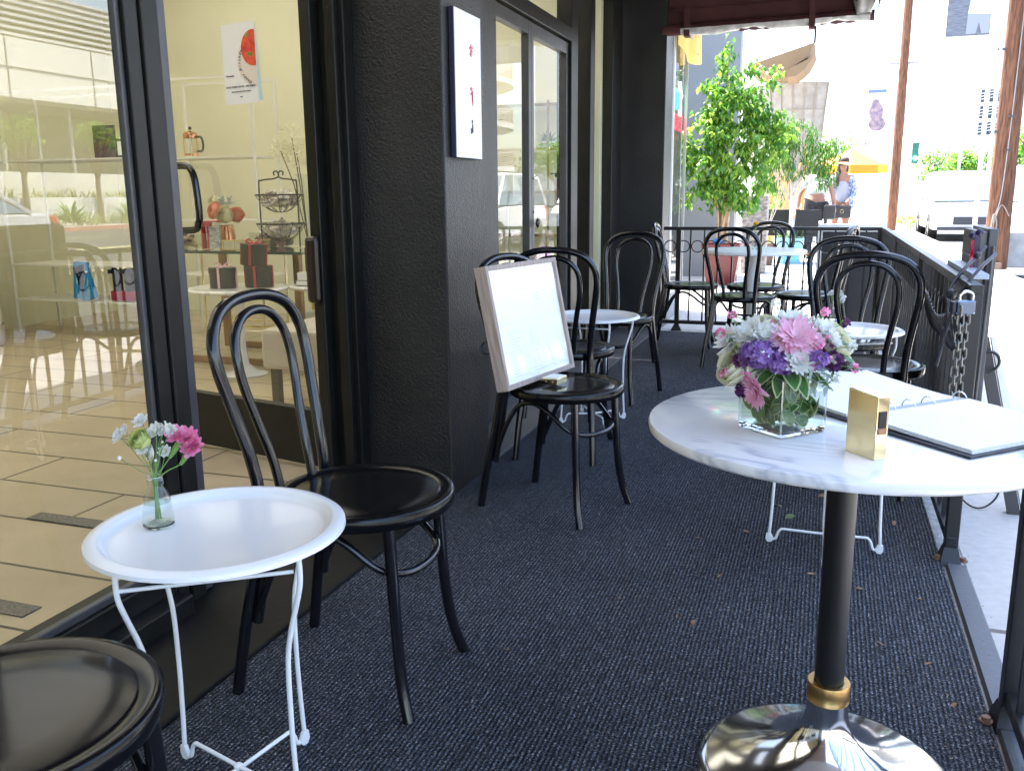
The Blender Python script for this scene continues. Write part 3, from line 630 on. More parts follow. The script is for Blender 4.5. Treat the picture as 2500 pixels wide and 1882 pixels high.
for (ex, ey, ez) in ((.105, -.02, .150), (.095, .01, .185), (.06, -.01, .205), (-.105, -.02, .165), (-.09, .0, .195), (.11, -.03, .118), (-.02, .02, .212), (-.095, -.04, .10), (.085, -.055, .105)):
    f = MB(); f.tube(smooth_path([(ex * .3, ey * .3, .10), (ex * .7, ey * .8, ez * .75 + .03), (ex, ey, ez)], 5), .0007, 5)
    for k in range(7):
        t_ = random.uniform(.6, 1.05); c = (ex * t_ + random.uniform(-.006, .006), ey * t_ + random.uniform(-.006, .006), .05 + (ez - .05) * t_ + random.uniform(-.004, .004)); leaf(f, Matrix.Translation(c) @ Matrix.Rotation(random.uniform(0, 6.28), 4, 'Z') @ Matrix.Rotation(random.uniform(-.3, 1), 4, 'X'), random.uniform(.010, .02), .005)
    f.build('sprig', STEM, B, fixn=False)
    f = MB(); cluster(f, (ex, ey, ez), (.006, .006, .006), 7, .0055); f.build('sprig_blossom', random.choice([PPINK, PWHITE, PDPUR]), B, fixn=False)
f = MB()
for i in range(34):
    a = random.uniform(-1.2, .6); c = (.045 + random.uniform(-.02, .025), -.04 + random.uniform(-.02, .02), .105 + random.uniform(-.02, .025))
    leaf(f, Matrix.Translation(c) @ Matrix.Rotation(a, 4, 'Z') @ Matrix.Rotation(random.uniform(-.9, .9), 4, 'X'), random.uniform(.014, .03), random.uniform(.005, .009), 0, .4)
for i in range(12): leaf(f, Matrix.Translation((random.uniform(.005, .035), random.uniform(-.025, .0), random.uniform(.03, .07))) @ Matrix.Rotation(random.uniform(-2, 0), 4, 'Z') @ Matrix.Rotation(random.uniform(0, 1.2), 4, 'X'), .03, .005, 0, .5)
f.build('silver_foliage', SILVERL, B, fixn=False, smooth=60)

# gold block holder with business cards
gp = Vector((.048, 1.44, mz)); ga = math.atan2(1.394 - 1.44, .088 - .048)
T = thing('card_holder', 'upright polished brass card holder on the marble table', 'card holder', gp, ga)
f = MB().prism([(0, 0), (.061, 0), (.061, .098), (0, .102)], 0, .024, 'y'); f.build('block', BRASS, T, bevel=.0015)
f = MB().box((.0605, .004, .05), (.0625, .018, .075)); f.build('card_slot', mat('dark slot', (.02, .02, .02), .4), T)
MB().box((.0605, .004, .04), (.0628, .019, .049)).build('card_edge', mat('terracotta card', (.45, .2, .1), .6), T)

# open menu folder
T = thing('menu_folder', 'open black ring binder menu with white pages on the marble table', 'menu', (.225, 1.441, mz))
FB = mat('black leatherette', (.015, .017, .03), .35, bump=.2, bscale=400)
e1 = Vector((-.173, .186, 0)).normalized(); e2 = Vector((.087, .086, 0)).normalized(); O = Vector((.225, 1.441, 0))
def fp(a, b, z): p = O + e1 * a + e2 * b; return (p.x, p.y, mz + z)
def slab(mb, a0, a1, b0, b1, z0, z1, tilt=0, mi=0):
    n_ = 10; vs = []
    for i in range(n_ + 1):
        a = a0 + (a1 - a0) * i / n_; s_ = tilt * (i / n_) ** 1.5
        vs += [fp(a, b0, z0 + s_), fp(a, b1, z0 + s_), fp(a, b1, z1 + s_), fp(a, b0, z1 + s_)]
    fs = [(0, 1, 2, 3), tuple(n_ * 4 + q for q in (3, 2, 1, 0))]
    for i in range(n_):
        for j in range(4): fs.append((i * 4 + j, i * 4 + (j + 1) % 4, i * 4 + 4 + (j + 1) % 4, i * 4 + 4 + j))
    mb.add(vs, fs, mi)
f = MB(); slab(f, 0, .245, 0, .30, .001, .005); slab(f, .255, .50, 0, .30, .001, .005, .012); slab(f, .245, .255, 0, .30, .0005, .003); f.build('cover', FB, T, world=True, bevel=.0015)
f = MB()
for k in range(3): slab(f, .006 + .0015 * k, .238 - .001 * k, .012 + .001 * k, .292, .0055 + .0022 * k, .0070 + .0022 * k, .004)
for k in range(3): slab(f, .262 + .0015 * k, .492 - .001 * k, .012, .292, .0055 + .0022 * k, .0070 + .0022 * k, .014)
f.build('page', PAPER, T, world=True)
f = MB()
for b in (.10, .15, .20, .285):
    c = Vector(fp(.25, b, .010)); f.tube([tuple(c + e1 * .016 * math.cos(t) + Vector((0, 0, .016 * math.sin(t)))) for t in [PI * i / 14 for i in range(15)]], .0013, 6)
f.build('ring', CHROME, T, world=True, smooth=60)

# ------------------------------------------------------------------ menu frame and little brass box on the chair
A0 = Vector((-.955, 2.70, .476)); B0 = Vector((-.855, 3.185, .476)); ux = (B0 - A0).normalized(); up = Vector((-.20, .0, .95)); 
Mf = frame_M(A0, ux, up); nrm = Vector((Mf[0][2], Mf[1][2], Mf[2][2]))
T = thing('framed_menu', 'wooden framed white menu leaning back on a black chair seat', 'menu', A0)
T.matrix_world = Mf
WOODF = mat('weathered whitewood', (.30, .23, .19), .7, col2=(.46, .38, .33), vscale=5, stretch=(22, 1.5, 22), bump=.15, bscale=12)
fw_, fh = .485, .415; d_ = .046; b_ = .016
f = MB(); f.box((0, 0, -d_), (b_, fh, 0)); f.box((fw_ - b_, 0, -d_), (fw_, fh, 0)); f.box((b_, 0, -d_), (fw_ - b_, b_, 0)); f.box((b_, fh - b_, -d_), (fw_ - b_, fh, 0)); f.box((b_, b_, -d_), (fw_ - b_, fh - b_, -d_ + .004))
f.build('frame', WOODF, T, bevel=.003)
bx((b_, b_, -.018), (fw_ - b_, fh - b_, -.012)).build('sheet', mat('bright menu sheet', (.86, .86, .84), .5), T)
MB().add([(b_, b_, -.005), (fw_ - b_, b_, -.005), (fw_ - b_, fh - b_, -.005), (b_, fh - b_, -.005)], [(0, 1, 2, 3)]).build('glazing', thin_glass('frame glass', gain=.8), T)
f = MB(); random.seed(21)
for colx in (.08, .22):
    for i in range(17):
        y = .035 + i * .0095; wd = random.uniform(.03, .085)
        x = colx
        while x < colx + wd:
            l_ = random.uniform(.004, .012); f.box((x, y, -.0119), (x + l_, y + .0022, -.0115)); x += l_ + .003
for i in range(5): f.box((.25, .37 - i * .012, -.0119), (.25 + random.uniform(.02, .07), .3725 - i * .012, -.0115))
for i in range(3): f.box((.3, .30 - i * .012, -.0119), (.335, .3025 - i * .012, -.0115))
f.build('printed_lines', mat('faint print', (.66, .66, .66), .6), T)
text_m = MB(); text_mb(text_m, 'Menu', .045, Matrix.Translation((.24, .34, -.0118)), shear=.4); text_m.build('lettering', mat('faint title', (.76, .76, .76), .6), T)
T = thing('brass_box', 'small flat brass box lying on the chair in front of the framed menu', 'box', (-.895, 2.868, .470), math.radians(-12))
MB().box((0, 0, 0), (.062, .075, .024)).build('body', BRASS, T, bevel=.003)
MB().box((.012, .004, .0242), (.060, .071, .0262)).build('card_stack', PAPER, T)
f = MB(); f.ball((.02, -.0005, .012), (.003, .002, .003), 8); f.ball((.045, -.0005, .012), (.003, .002, .003), 8); f.build('screw', BRASSD, T, smooth=40)
T = thing('clip', 'small black clip sticking out behind the left edge of the framed menu', 'clip', (-1.0, 2.68, .60))
MB().tube(circle((-1.035, 2.72, .615), .02, 16, 'y'), .004, 8, closed=True).build('ring', BLKIRON, T, world=True, smooth=60)

# ------------------------------------------------------------------ bud vases
def bottle(label, x, y, z, s=1.0):
    T = thing('glass_bottle', label, 'bottle', (x, y, z), .3, 'small glass bottles used as bud vases')
    pr = [(.0, .004), (.026, .004), (.028, .002), (.0285, .012), (.0265, .035), (.0215, .060), (.0145, .072), (.013, .078), (.0155, .081), (.013, .084), (.0155, .087), (.0135, .092)]
    MB().lathe([(r * s, h * s) for r, h in pr], n=10).build('glass', VGLASS, T, smooth=25, fixn=False)
    MB().lathe([(0, .0005), (.026 * s, .0005), (.0275 * s, .004), (.024 * s, .006), (0, .005)], n=20).build('thick_base', gm, T, smooth=30)
    MB().lathe([(.0145 * s, .0915 * s), (.0152 * s, .093 * s), (.0145 * s, .0945 * s), (.0135 * s, .093 * s), (.0145 * s, .0915 * s)], n=20).build('lip', gm, T, smooth=60)
    MB().lathe([(0, .045), (.0235 * s, .045)], n=20).build('water', WATER, T)
    return T
VX, VY, VZ = -1.118, 1.242, .5235
bottle('small glass bottle holding pink carnations on the nearest tray table', VX, VY, VZ)
B = thing('carnation_posy', 'posy of white gypsophila and two pink carnations in a glass bottle', 'flowers', (VX, VY, VZ))
# view-aligned offsets: right vector r, up z (world)
rv = Vector((.74, .67, 0)).normalized() * 1.0; fv = Vector((-.67, .74, 0))
def vp(a, u, d=0): return (VX + rv.x * a + fv.x * d, VY + rv.y * a + fv.y * d, VZ + u)
stm = MB()
white = [(-.012, .198, .012), (-.040, .185, .008), (-.050, .172, .012), (.010, .175, .014), (.022, .177, .010), (.034, .177, .011), (-.010, .160, .0), (.002, .138, .013), (.022, .134, .010), (-.015, .147, .009), (.026, .19, .003), (-.055, .135, .006), (.004, .125, .004), (.018, .155, .004)]
for a, u, r in white:
    c = vp(a, u, random.uniform(-.01, .01)); mid = vp(a * .4 + random.uniform(-.006, .006), u * .5 + .04); bot = vp(random.uniform(-.006, .006), .012)
    stm.tube(smooth_path([bot, vp(a * .08, .09), mid, c], 4), .0007, 5)
    wh = MB()
    if r > .006: daisy(wh, c, (-rv.y * 0 - .1 + random.uniform(-.4, .4), -.8, .5 + random.uniform(-.4, .4)), r * 1.2, 9, 3, .32, cup=.5)
    elif r > 0: wh.ball(c, r * .7, 7)
    if wh.v: wh.build('gypsophila', PWHITE, B, world=True, fixn=False, smooth=60)
gy = MB(); rose(gy, vp(-.020, .165), (0, -.7, .6), .017)
pk = MB()
for a, u in ((.045, .162), (.060, .158), (.072, .142), (.062, .136)):
    c = vp(a, u); daisy(pk, c, (.3, -.6, .7), .020, 9, 4, .3, cup=.55, jit=.4)
for a, u, a2, u2 in ((.050, .155, .028, .125), (.068, .14, .045, .11)):
    stm.tube([vp(a2, u2), vp((a + a2) / 2, (u + u2) / 2), vp(a, u)], [.003, .006, .007], 8); stm.tube(smooth_path([vp(.004, .012), vp(.004, .085), vp(a2, u2)], 4), .0013, 6)
stm.tube(smooth_path([vp(-.004, .012), vp(-.002, .1), vp(-.018, .155)], 4), .0011, 6)
stm.build('stem', STEM, B, world=True, smooth=60); gy.build('cream_bud', mat('greenish petal', (.6, .66, .25), .5, trans=.3), B, world=True, fixn=False); pk.build('carnation', PPINK, B, world=True, fixn=False, smooth=60)

def posy(label, x, y, z, n, R, h, m_, name='flower_posy', head='white_flower'):
    B = thing(name, label, 'flowers', (x, y, z)); st = MB(); fl = MB()
    for i in range(n):
        c = (random.uniform(-R, R), random.uniform(-R, R), h + random.uniform(-.025, .025)); st.tube(smooth_path([(0, 0, .01), (0, 0, .08), c], 3), .001, 5)
        daisy(fl, c, (random.uniform(-.5, .5), -.6, .7), .011, 9, 3, .35, cup=.6)
    for i in range(n): leaf(st, Matrix.Translation((0, 0, .10)) @ Matrix.Rotation(random.uniform(0, 6.28), 4, 'Z') @ Matrix.Rotation(random.uniform(.3, 1.2), 4, 'X'), .035, .008)
    st.build('stem', STEM, B, fixn=False); fl.build(head, m_, B, fixn=False, smooth=60)
bottle('small glass bottle on the far tray table beside the side fence', .06, 4.07, .5235); posy('small white flowers in a bottle on the tray table by the side fence', .06, 4.07, .5235, 11, .035, .135, PWHITE)
bottle('small glass bottle on the white pedestal table', -.44, 6.22, .736, .9); posy('single yellow flower in a bottle on the white pedestal table', -.44, 6.22, .736, 3, .012, .155, PYEL, head='yellow_flower')

# ------------------------------------------------------------------ railings and fence
def railing(label, fixed, a0, a1, axis, posts, step, name='iron_fence', rings=True, ztop=.845, zbot=.055, off=0):
    base = (0, 0, 0)
    T = thing(name, label, 'fence', (fixed if axis == 'y' else (a0 + a1) / 2, fixed if axis == 'x' else (a0 + a1) / 2, 0), 0, 'black iron railings round the terrace')
    def B3(a, b, c, d, z0, z1):  # along, along, across
        return ((a, fixed + c, z0), (b, fixed + d, z1)) if axis == 'x' else ((fixed + c, a, z0), (fixed + d, b, z1))
    MB().box(*B3(a0, a1, -.017, .017, ztop - .028, ztop)).build('top_rail', BLKIRON, T, world=True, bevel=.003)
    MB().box(*B3(a0, a1, -.014, .014, zbot, zbot + .03)).build('bottom_rail', BLKIRON, T, world=True, bevel=.003)
    for p in posts:
        f = MB(); f.box(*B3(p - .019, p + .019, -.019, .019, .0, ztop - .001)); f.build('post', BLKIRON, T, world=True, bevel=.003)
        f = MB(); f.add([(q if axis == 'x' else fixed + q2, fixed + q2 if axis == 'x' else q, z) for q, q2, z in ((p - .045, -.03, .0), (p + .045, -.03, .0), (p + .045, .03, .0), (p - .045, .03, .0), (p - .02, -.02, .05), (p + .02, -.02, .05), (p + .02, .02, .05), (p - .02, .02, .05))], [(0, 1, 2, 3), (4, 5, 6, 7), (0, 1, 5, 4), (1, 2, 6, 5), (2, 3, 7, 6), (3, 0, 4, 7)]); f.build('post_foot', BLKIRON, T, world=True)
    n = int(round((a1 - a0) / step)); st = (a1 - a0) / n; bm0 = None; rm0 = None
    for i in range(1, n):
        a = a0 + i * st
        if min([abs(a - p) for p in posts] + [9]) < .03: continue
        c = (a, fixed, 0) if axis == 'x' else (fixed, a, 0)
        if bm0 is None:
            bm0 = MB().box((-.0065, -.0065, zbot + .03), (.0065, .0065, ztop - .028)).build('baluster', BLKIRON, T); o = bm0
        else: o = bm0.copy(); COL.objects.link(o)
        o.location = Vector(c) - T.location
    if rings:
        for i in range(n):
            a = a0 + (i + .5) * st; c = (a, fixed, .688) if axis == 'x' else (fixed, a, .688)
            if rm0 is None:
                rm0 = MB().tube(circle((0, 0, 0), st / 2 - .009, 24, 'y' if axis == 'x' else 'x'), .0048, 8, closed=True).build('ring', BLKIRON, T, smooth=60); o = rm0
            else: o = rm0.copy(); COL.objects.link(o)
            o.location = Vector(c) - T.location
    return T
railing('black iron railing with a row of rings across the far end of the terrace', 7.376, -1.25, .40, 'x', [-1.125, .39], .112)
railing('long black iron side fence from the far corner to the opening', .415, 2.83, 7.36, 'y', [2.85, 4.35, 5.85, 7.34], .112)
railing('short black iron fence nearest the camera at the right edge', .425, .2, 1.965, 'y', [1.945, .22], .112)
RUST = mat('rusty steel', (.2, .12, .08), .6, metal=.6)
for y, w_ in ((2.85, 'farther'), (1.945, 'nearest')):
    for dx, s_ in ((-.035, 'left'), (.035, 'right')):
        o = MB().lathe([(0, .012), (.009, .012), (.009, .004), (.014, .004), (.014, 0), (0, 0)], n=8).build('anchor_bolt', RUST); o.location = (.415 + dx, y - .02, .012)
        tag(o, 'rusty bolt at the %s side of the %s fence post foot' % (s_, w_), 'bolt', 'anchor bolts of the fence posts')

# chain, padlock, cable, bungee on the fence end
STEEL = mat('worn steel', (.22, .22, .21), .35, metal=1, var=.2, vscale=50)
T = thing('chain', 'steel chain hanging in two strands from the padlock on the fence', 'chain', (.385, 2.79, .77))
f = MB()
def link(mb, c, horiz, tilt):
    pts = []
    for i in range(16):
        a = 2 * PI * i / 16; u = .0085 * math.cos(a); w = .0085 * math.sin(a) + (.008 if math.sin(a) > 0 else -.008)
        pts.append((c[0] + (u if horiz else 0), c[1] + (0 if horiz else u), c[2] + w))
    mb.tube(pts, .0026, 6, closed=True)
for s_, (x, y) in enumerate(((.372, 2.77), (.392, 2.80))):
    for i in range(20 + 2 * s_): link(f, (x - .0004 * i + random.uniform(-.001, .001), y + random.uniform(-.001, .001) - .0006 * i, .775 - i * .0245), i % 2, 0)
f.build('links', STEEL, T, world=True, smooth=60)
T = thing('padlock', 'chrome and black padlock fastened to the chain on the fence end', 'padlock', (.385, 2.80, .785), math.radians(20)); T.scale = (.82, .82, .82)
MB().box((-.035, -.018, -.025), (.03, .018, .025)).build('body', mat('padlock body', (.2, .24, .32), .15, metal=.9), T, bevel=.007)
MB().box((-.05, -.014, -.02), (-.036, .014, .02)).build('bumper', FB, T, bevel=.004)
MB().tube(smooth_path([(-.02, 0, .02), (-.02, 0, .04), (-.008, 0, .052), (.012, 0, .052), (.024, 0, .04), (.024, 0, .018)], 4), .005, 8).build('shackle', CHROME, T, smooth=60)
T = thing('coil_cable', 'coiled black cable lock strung along the side fence', 'cable', (.37, 3.3, .72))
f = MB(); pts = []
for i in range(330):
    t = i / 329; a = i * 2 * PI / 18; r = .045 + .01 * math.sin(t * 9); pts.append((.375 + .012 * math.cos(a + 1), 3.75 - .9 * t, .70 - .03 * math.sin(PI * t) + r * math.sin(a))); pts[-1] = (pts[-1][0], pts[-1][1] + .02 * math.cos(a), pts[-1][2])
f.tube(pts, .0038, 6); f.build('coil', mat('grey black cable', (.04, .04, .045), .25), T, world=True, smooth=60)
T = thing('bungee_cord', 'black elastic cord hooked over the end of the fence rail', 'cord', (.42, 3.1, .85))
f = MB().tube(smooth_path([(.36, 2.9, .70), (.37, 3.05, .80), (.42, 3.12, .872), (.46, 3.2, .90), (.49, 3.25, .93)], 6), .006, 8); f.tube(smooth_path([(.33, 2.85, .60), (.37, 2.9, .78), (.43, 2.95, .875), (.49, 3.05, .92)], 6), .005, 8); f.build('cord', FB, T, world=True, smooth=60)
MB().ball((.372, 3.0, .80), .016, 10).build('ball', FB, T, world=True, smooth=60); MB().ball((.46, 3.19, .905), .013, 10).build('ball', FB, T, world=True, smooth=60)
# A-frame sign board standing outside the fence end
T = thing('sandwich_board', 'dark A-frame board seen edge-on just outside the fence end', 'sign board', (.55, 3.5, 0))
BRD = mat('dark grey board', (.05, .045, .045), .5); WL = mat('white painted wood', (.72, .71, .66), .6)
f = MB()
f.box((.475, 3.30, .33), (.50, 3.66, .975)); f.build('panel', mat('grey board face', (.12, .11, .10), .5), T, world=True, bevel=.003)
f = MB()
for y in (3.29, 3.315): f.box((.502, y, .34), (.53, y + .018, .985))
f.box((.502, 3.31, .96), (.53, 3.66, .985)); f.build('frame', GREYFR, T, world=True, bevel=.003)
f = MB(); 
f.add([(.51, 3.36, .62), (.545, 3.36, .62), (.545, 3.39, .62), (.51, 3.39, .62), (.66, 3.36, .0), (.70, 3.36, .0), (.70, 3.39, .0), (.66, 3.39, .0)], [(0, 1, 2, 3), (4, 5, 6, 7), (0, 1, 5, 4), (1, 2, 6, 5), (2, 3, 7, 6), (3, 0, 4, 7)]); f.build('leg', BRD, T, world=True)
f = MB(); f.add([(.55, 3.36, .62), (.565, 3.36, .62), (.565, 3.39, .62), (.55, 3.39, .62), (.705, 3.36, .0), (.74, 3.36, .0), (.74, 3.39, .0), (.705, 3.39, .0)], [(0, 1, 2, 3), (4, 5, 6, 7), (0, 1, 5, 4), (1, 2, 6, 5), (2, 3, 7, 6), (3, 0, 4, 7)]); f.build('leg', WL, T, world=True)
pts = [(.545 + .035 * math.cos(t) * (1 - t / 9), 3.34, .545 + .035 * math.sin(t) * (1 - t / 9)) for t in [-PI / 2 - .6 + i * .35 for i in range(14)]]
MB().tube(pts, .005, 8).build('scroll', BLKIRON, T, world=True, smooth=60)
MB().tube([(.50, 3.31, .95), (.30, 2.70, .66)] if 0 else [(.515, 3.27, .93), (.505, 3.26, .35)], .005, 8).build('stay', GREYFR, T, world=True)
f = MB()
for i in range(5): f.tube([(.50, 3.3 + i * .03, .33), (.57, 3.3 + i * .03, .345)], .003, 6)
f.tube([(.57, 3.29, .345), (.575, 3.5, .36)], .005, 6); f.build('wire_rack', BLKIRON, T, world=True)
T = thing('hanging_lantern', 'small dark red and black candle lantern hanging on the A-frame board', 'lantern', (.465, 3.27, .90))
f = MB().box((.448, 3.255, .86), (.456, 3.262, .95)); f.build('glass', mat('red glass', (.4, .0, .03), .1), T, world=True)
f = MB(); f.box((.458, 3.255, .85), (.474, 3.28, .965), ); f.ball((.45, 3.26, .965), .012, 8); f.ball((.47, 3.26, .975), .012, 8); f.build('bracket', mat('violet black metal', (.02, .012, .05), .35), T, world=True)
o = bx((.425, 3.0, .846), (.47, 3.62, .862)).build('shelf_plank', mat('blue grey plank', (.35, .42, .5), .4), bevel=.002); tag(o, 'pale blue grey plank lying on the fence rail beside the A-frame board', 'plank')
o = bx((.473, 3.3, .862), (.483, 3.62, .89)).build('shelf_lip', mat('dark lip', (.09, .08, .08), .5), bevel=.002); tag(o, 'dark upright strip along the pale plank on the fence rail', 'strip')
T = thing('wire_loop', 'loop of black wire lying on the pavement outside the fence', 'wire', (.57, 3.42, 0))
MB().tube(smooth_path([(.49, 3.5, .12), (.515, 3.42, .03), (.57, 3.38, .006), (.63, 3.42, .04), (.66, 3.5, .12)], 6), .0035, 6).build('wire', BLKIRON, T, world=True, smooth=60)
# black board with white wood frame standing outside the far railing
T = thing('display_board', 'large black board in a white wooden frame standing behind the far railing', 'sign board', (.15, 7.75, 0))
f = MB(); Mb = Matrix.Translation((0, 7.62, 0)) @ Matrix.Rotation(-.06, 4, 'X')
f.box((-.06, 0, .05), (-.025, .03, .84), M=Mb); f.box((.40, 0, .05), (.435, .03, .84), M=Mb); f.box((-.06, -.001, .80), (.435, .031, .86), M=Mb); f.box((-.06, -.001, .03), (.435, .031, .06), M=Mb); f.build('frame', WL, T, world=True, bevel=.002)
MB().box((-.025, .008, .06), (.40, .02, .80), M=Mb).build('panel', mat('chalkboard', (.02, .02, .022), .6), T, world=True)
MB().box((-.06, .25, 0), (-.03, .28, .84), M=Matrix.Translation((0, 7.62, 0)) @ Matrix.Rotation(.2, 4, 'X')).build('leg', WL, T, world=True)
f = MB(); f.add([(.10, 7.60, .70), (.125, 7.60, .70), (.125, 7.615, .70), (.10, 7.615, .70), (.05, 7.55, .0), (.08, 7.55, .0), (.08, 7.565, .0), (.05, 7.565, .0)], [(0, 1, 2, 3), (4, 5, 6, 7), (0, 1, 5, 4), (1, 2, 6, 5), (2, 3, 7, 6), (3, 0, 4, 7)]); f.build('leg', WL, T, world=True)

# ------------------------------------------------------------------ fallen leaves
random.seed(31); DRY = mat('dry leaf', (.22, .12, .06), .8, col2=(.35, .24, .13), vscale=60, trans=.1); DRYG = mat('green fallen leaf', (.12, .16, .06), .6)
spots = [(.029, 2.6, .018), (.032, 3.317, .02), (-.091, 3.157, .028), (-.045, 3.086, .024), (.139, 2.527, .018), (.121, 2.485, .016), (-.231, 2.51, .014), (-.202, 2.889, .014), (.272, 3.085, .018), (-.264, 2.16, .014), (.296, 2.507, .014), (.30, 2.15, .014), (.33, 1.98, .013), (-.55, 4.9, .02), (-.38, 4.6, .018), (-.60, 3.9, .02), (-.30, 5.4, .02), (.2, 2.2, .012), (.1, 2.9, .013)]
for i in range(14): spots.append((random.uniform(-.7, .385), random.uniform(1.5, 5), random.uniform(.005, .010)))
LEAFL = {0: 'curled brown leaf just left of the black table post, midway up it', 1: 'brown leaf left of the post, between the feet of the hidden tray table', 2: 'larger green leaf touching the left foot of the tray table behind the marble table', 3: 'smaller green leaf right of the larger green one',
 4: 'crumpled brown leaf right of the black table post', 5: 'pale leaf tucked against the right side of the black table post', 6: 'lone brown leaf in the middle of the open carpet left of the marble table', 7: 'narrow pale leaf up the carpet left of the marble table', 8: 'reddish leaf beside the right foot of the tray table behind the marble table',
 9: 'dry leaf lowest on the open carpet, left of the polished base', 10: 'pale leaf near the right edge of the carpet level with the fence post foot', 11: 'brown leaf close to the grey edging strip', 12: 'brown leaf beside the near fence post foot', 13: 'dry leaf on the carpet in front of the far pedestal table', 14: 'dry leaf on the carpet right of the empty tray table', 15: 'dry leaf on the carpet right of the menu chair', 16: 'dry leaf under the far pedestal table chairs', 17: 'small dry leaf right of the post near the polished base', 18: 'small dry leaf behind the black table post'}
for i, (x, y, s_) in enumerate(spots):
    f = MB(); leaf(f, Matrix.Rotation(random.uniform(-.2, .2), 4, 'X'), s_ * 2, s_ * random.uniform(.7, 1.1), 0, random.uniform(-.3, .5))
    o = f.build('fallen_leaf', DRYG if i in (2, 3) else DRY, fixn=False, smooth=60); o.location = (x, y, .014); o.rotation_euler = (random.uniform(-.3, .3), random.uniform(-.3, .3), random.uniform(0, 6.3))
    tag(o, LEAFL.get(i, 'tiny dry scrap of leaf lying on the charcoal carpet'), 'leaf', 'fallen leaves on the carpet')
cr = MB()
for i in range(420):
    x = (.39 - abs(random.gauss(0, .12))) if i % 3 else (.40 + random.uniform(0, .07)); y = random.uniform(1.2, 4.5); s_ = random.uniform(.002, .006); z = .0125 if x < .39 else .014
    cr.add([(x, y, z), (x + s_, y + random.uniform(-.004, .004), z + .001), (x + s_ * .6, y + s_ * .7, z + .0015)], [(0, 1, 2)])
o = cr.build('leaf_litter', DRY, fixn=False); tag(o, 'crumbs of dry leaf litter along the right edge of the carpet', 'litter', kind='stuff')

# ------------------------------------------------------------------ things inside the shop
FZ = .084
def tulip(label, x, y, h, r, mat_top, loc_grp='white tulip pedestal tables in the shop'):
    T = thing('tulip_table', label, 'table', (x, y, FZ), 0, loc_grp)
    MB().lathe([(0, h - FZ), (r - .01, h - FZ), (r, h - FZ - .01), (r - .01, h - FZ - .022), (0, h - FZ - .022)], n=48).build('tabletop', mat_top, T, smooth=30)
    MB().lathe([(.06, h - FZ - .022), (.03, h - FZ - .06), (.017, h - FZ - .2), (.018, .16), (.03, .06), (.07, .02), (.13, .005), (.135, 0), (0, 0)], n=36).build('pedestal', WHITE, T, smooth=60)
tulip('white tulip table in the shop carrying round black gift boxes', -3.22, 4.40, .60, .29, MARBLE)
tulip('white tulip table in the shop carrying two books and a black box', -2.78, 4.72, .60, .27, MARBLE)
def giftbox(label, x, y, z, r, h, rib, tilt=0):
    T = thing('gift_box', label, 'gift box', (x, y, z), 0, 'round black gift boxes in the shop'); T.rotation_euler = (0, tilt, .3)
    K = mat('black card', (.02, .02, .022), .6) if 'black card' not in bpy.data.materials else bpy.data.materials['black card']
    MB().lathe([(0, 0), (r, 0), (r, h * .75), (r + .004, h * .75), (r + .004, h), (0, h)], n=32).build('body', K, T, smooth=30)
    f = MB()
    for a in (0, PI / 2):
        M = Matrix.Rotation(a, 4, 'Z'); f.box((-.006, -r - .006, 0), (.006, r + .006, h + .002), M=M)
    for s in (-1, 1): f.tube(smooth_path([(0, 0, h), (s * .03, .01, h + .025), (s * .045, 0, h + .01), (0, 0, h + .003)], 5), .005, 6)
    f.build('ribbon', rib, T, smooth=40)
RIBP = mat('pink ribbon', (.7, .45, .45), .4); RIBR = mat('red ribbon', (.45, .02, .04), .35)
giftbox('black round gift box with pale pink ribbon', -3.27, 4.33, .602, .075, .115, RIBP)
giftbox('lower black round gift box with red ribbon', -3.09, 4.42, .602, .078, .12, RIBR)
giftbox('black round gift box with red ribbon, topmost of its stack', -3.12, 4.42, .726, .072, .12, RIBR, .07)
T = thing('glass_display_table', 'glass topped display table with bronze frame inside the shop', 'table', (-3.45, 4.95, FZ))
BRZ = mat('bronze tube', (.28, .17, .09), .3, metal=.9, var=.2, vscale=10)
f = MB()
for x, y in ((-3.95, 4.66), (-2.98, 4.66), (-3.95, 5.24), (-2.98, 5.24)): f.box((x - .022, y - .022, FZ), (x + .022, y + .022, .775))
for y in (4.66, 5.24): f.box((-3.93, y - .02, FZ), (-3.0, y + .02, FZ + .04))
f.build('frame', BRZ, T, world=True, bevel=.005)
bx((-4.02, 4.58, .778), (-2.90, 5.32, .790)).build('tabletop', thin_glass('table glass', (.7, .8, .75), gain=2), T, world=True)
f = MB(); f.box((-4.02, 4.575, .776), (-2.90, 4.58, .792)); f.build('glass_edge', mat('glass edge', (.03, .06, .05), .1), T, world=True)
T = thing('gold_cart', 'thin gold framed bar cart standing inside the shop', 'cart', (-4.0, 5.55, FZ))
f = MB()
for x in (-4.25, -3.75):
    for y in (5.4, 5.7): f.tube([(x, y, FZ), (x, y, .78)], .008, 8)
for z in (.2, .45, .77):
    f.tube([(-4.25, 5.4, z), (-3.75, 5.4, z), (-3.75, 5.7, z), (-4.25, 5.7, z)], .007, 8, closed=True)
f.build('frame', BRASS, T, world=True); bx((-4.24, 5.41, .448), (-3.76, 5.69, .456)).build('glass_shelf', GLASS, T, world=True)
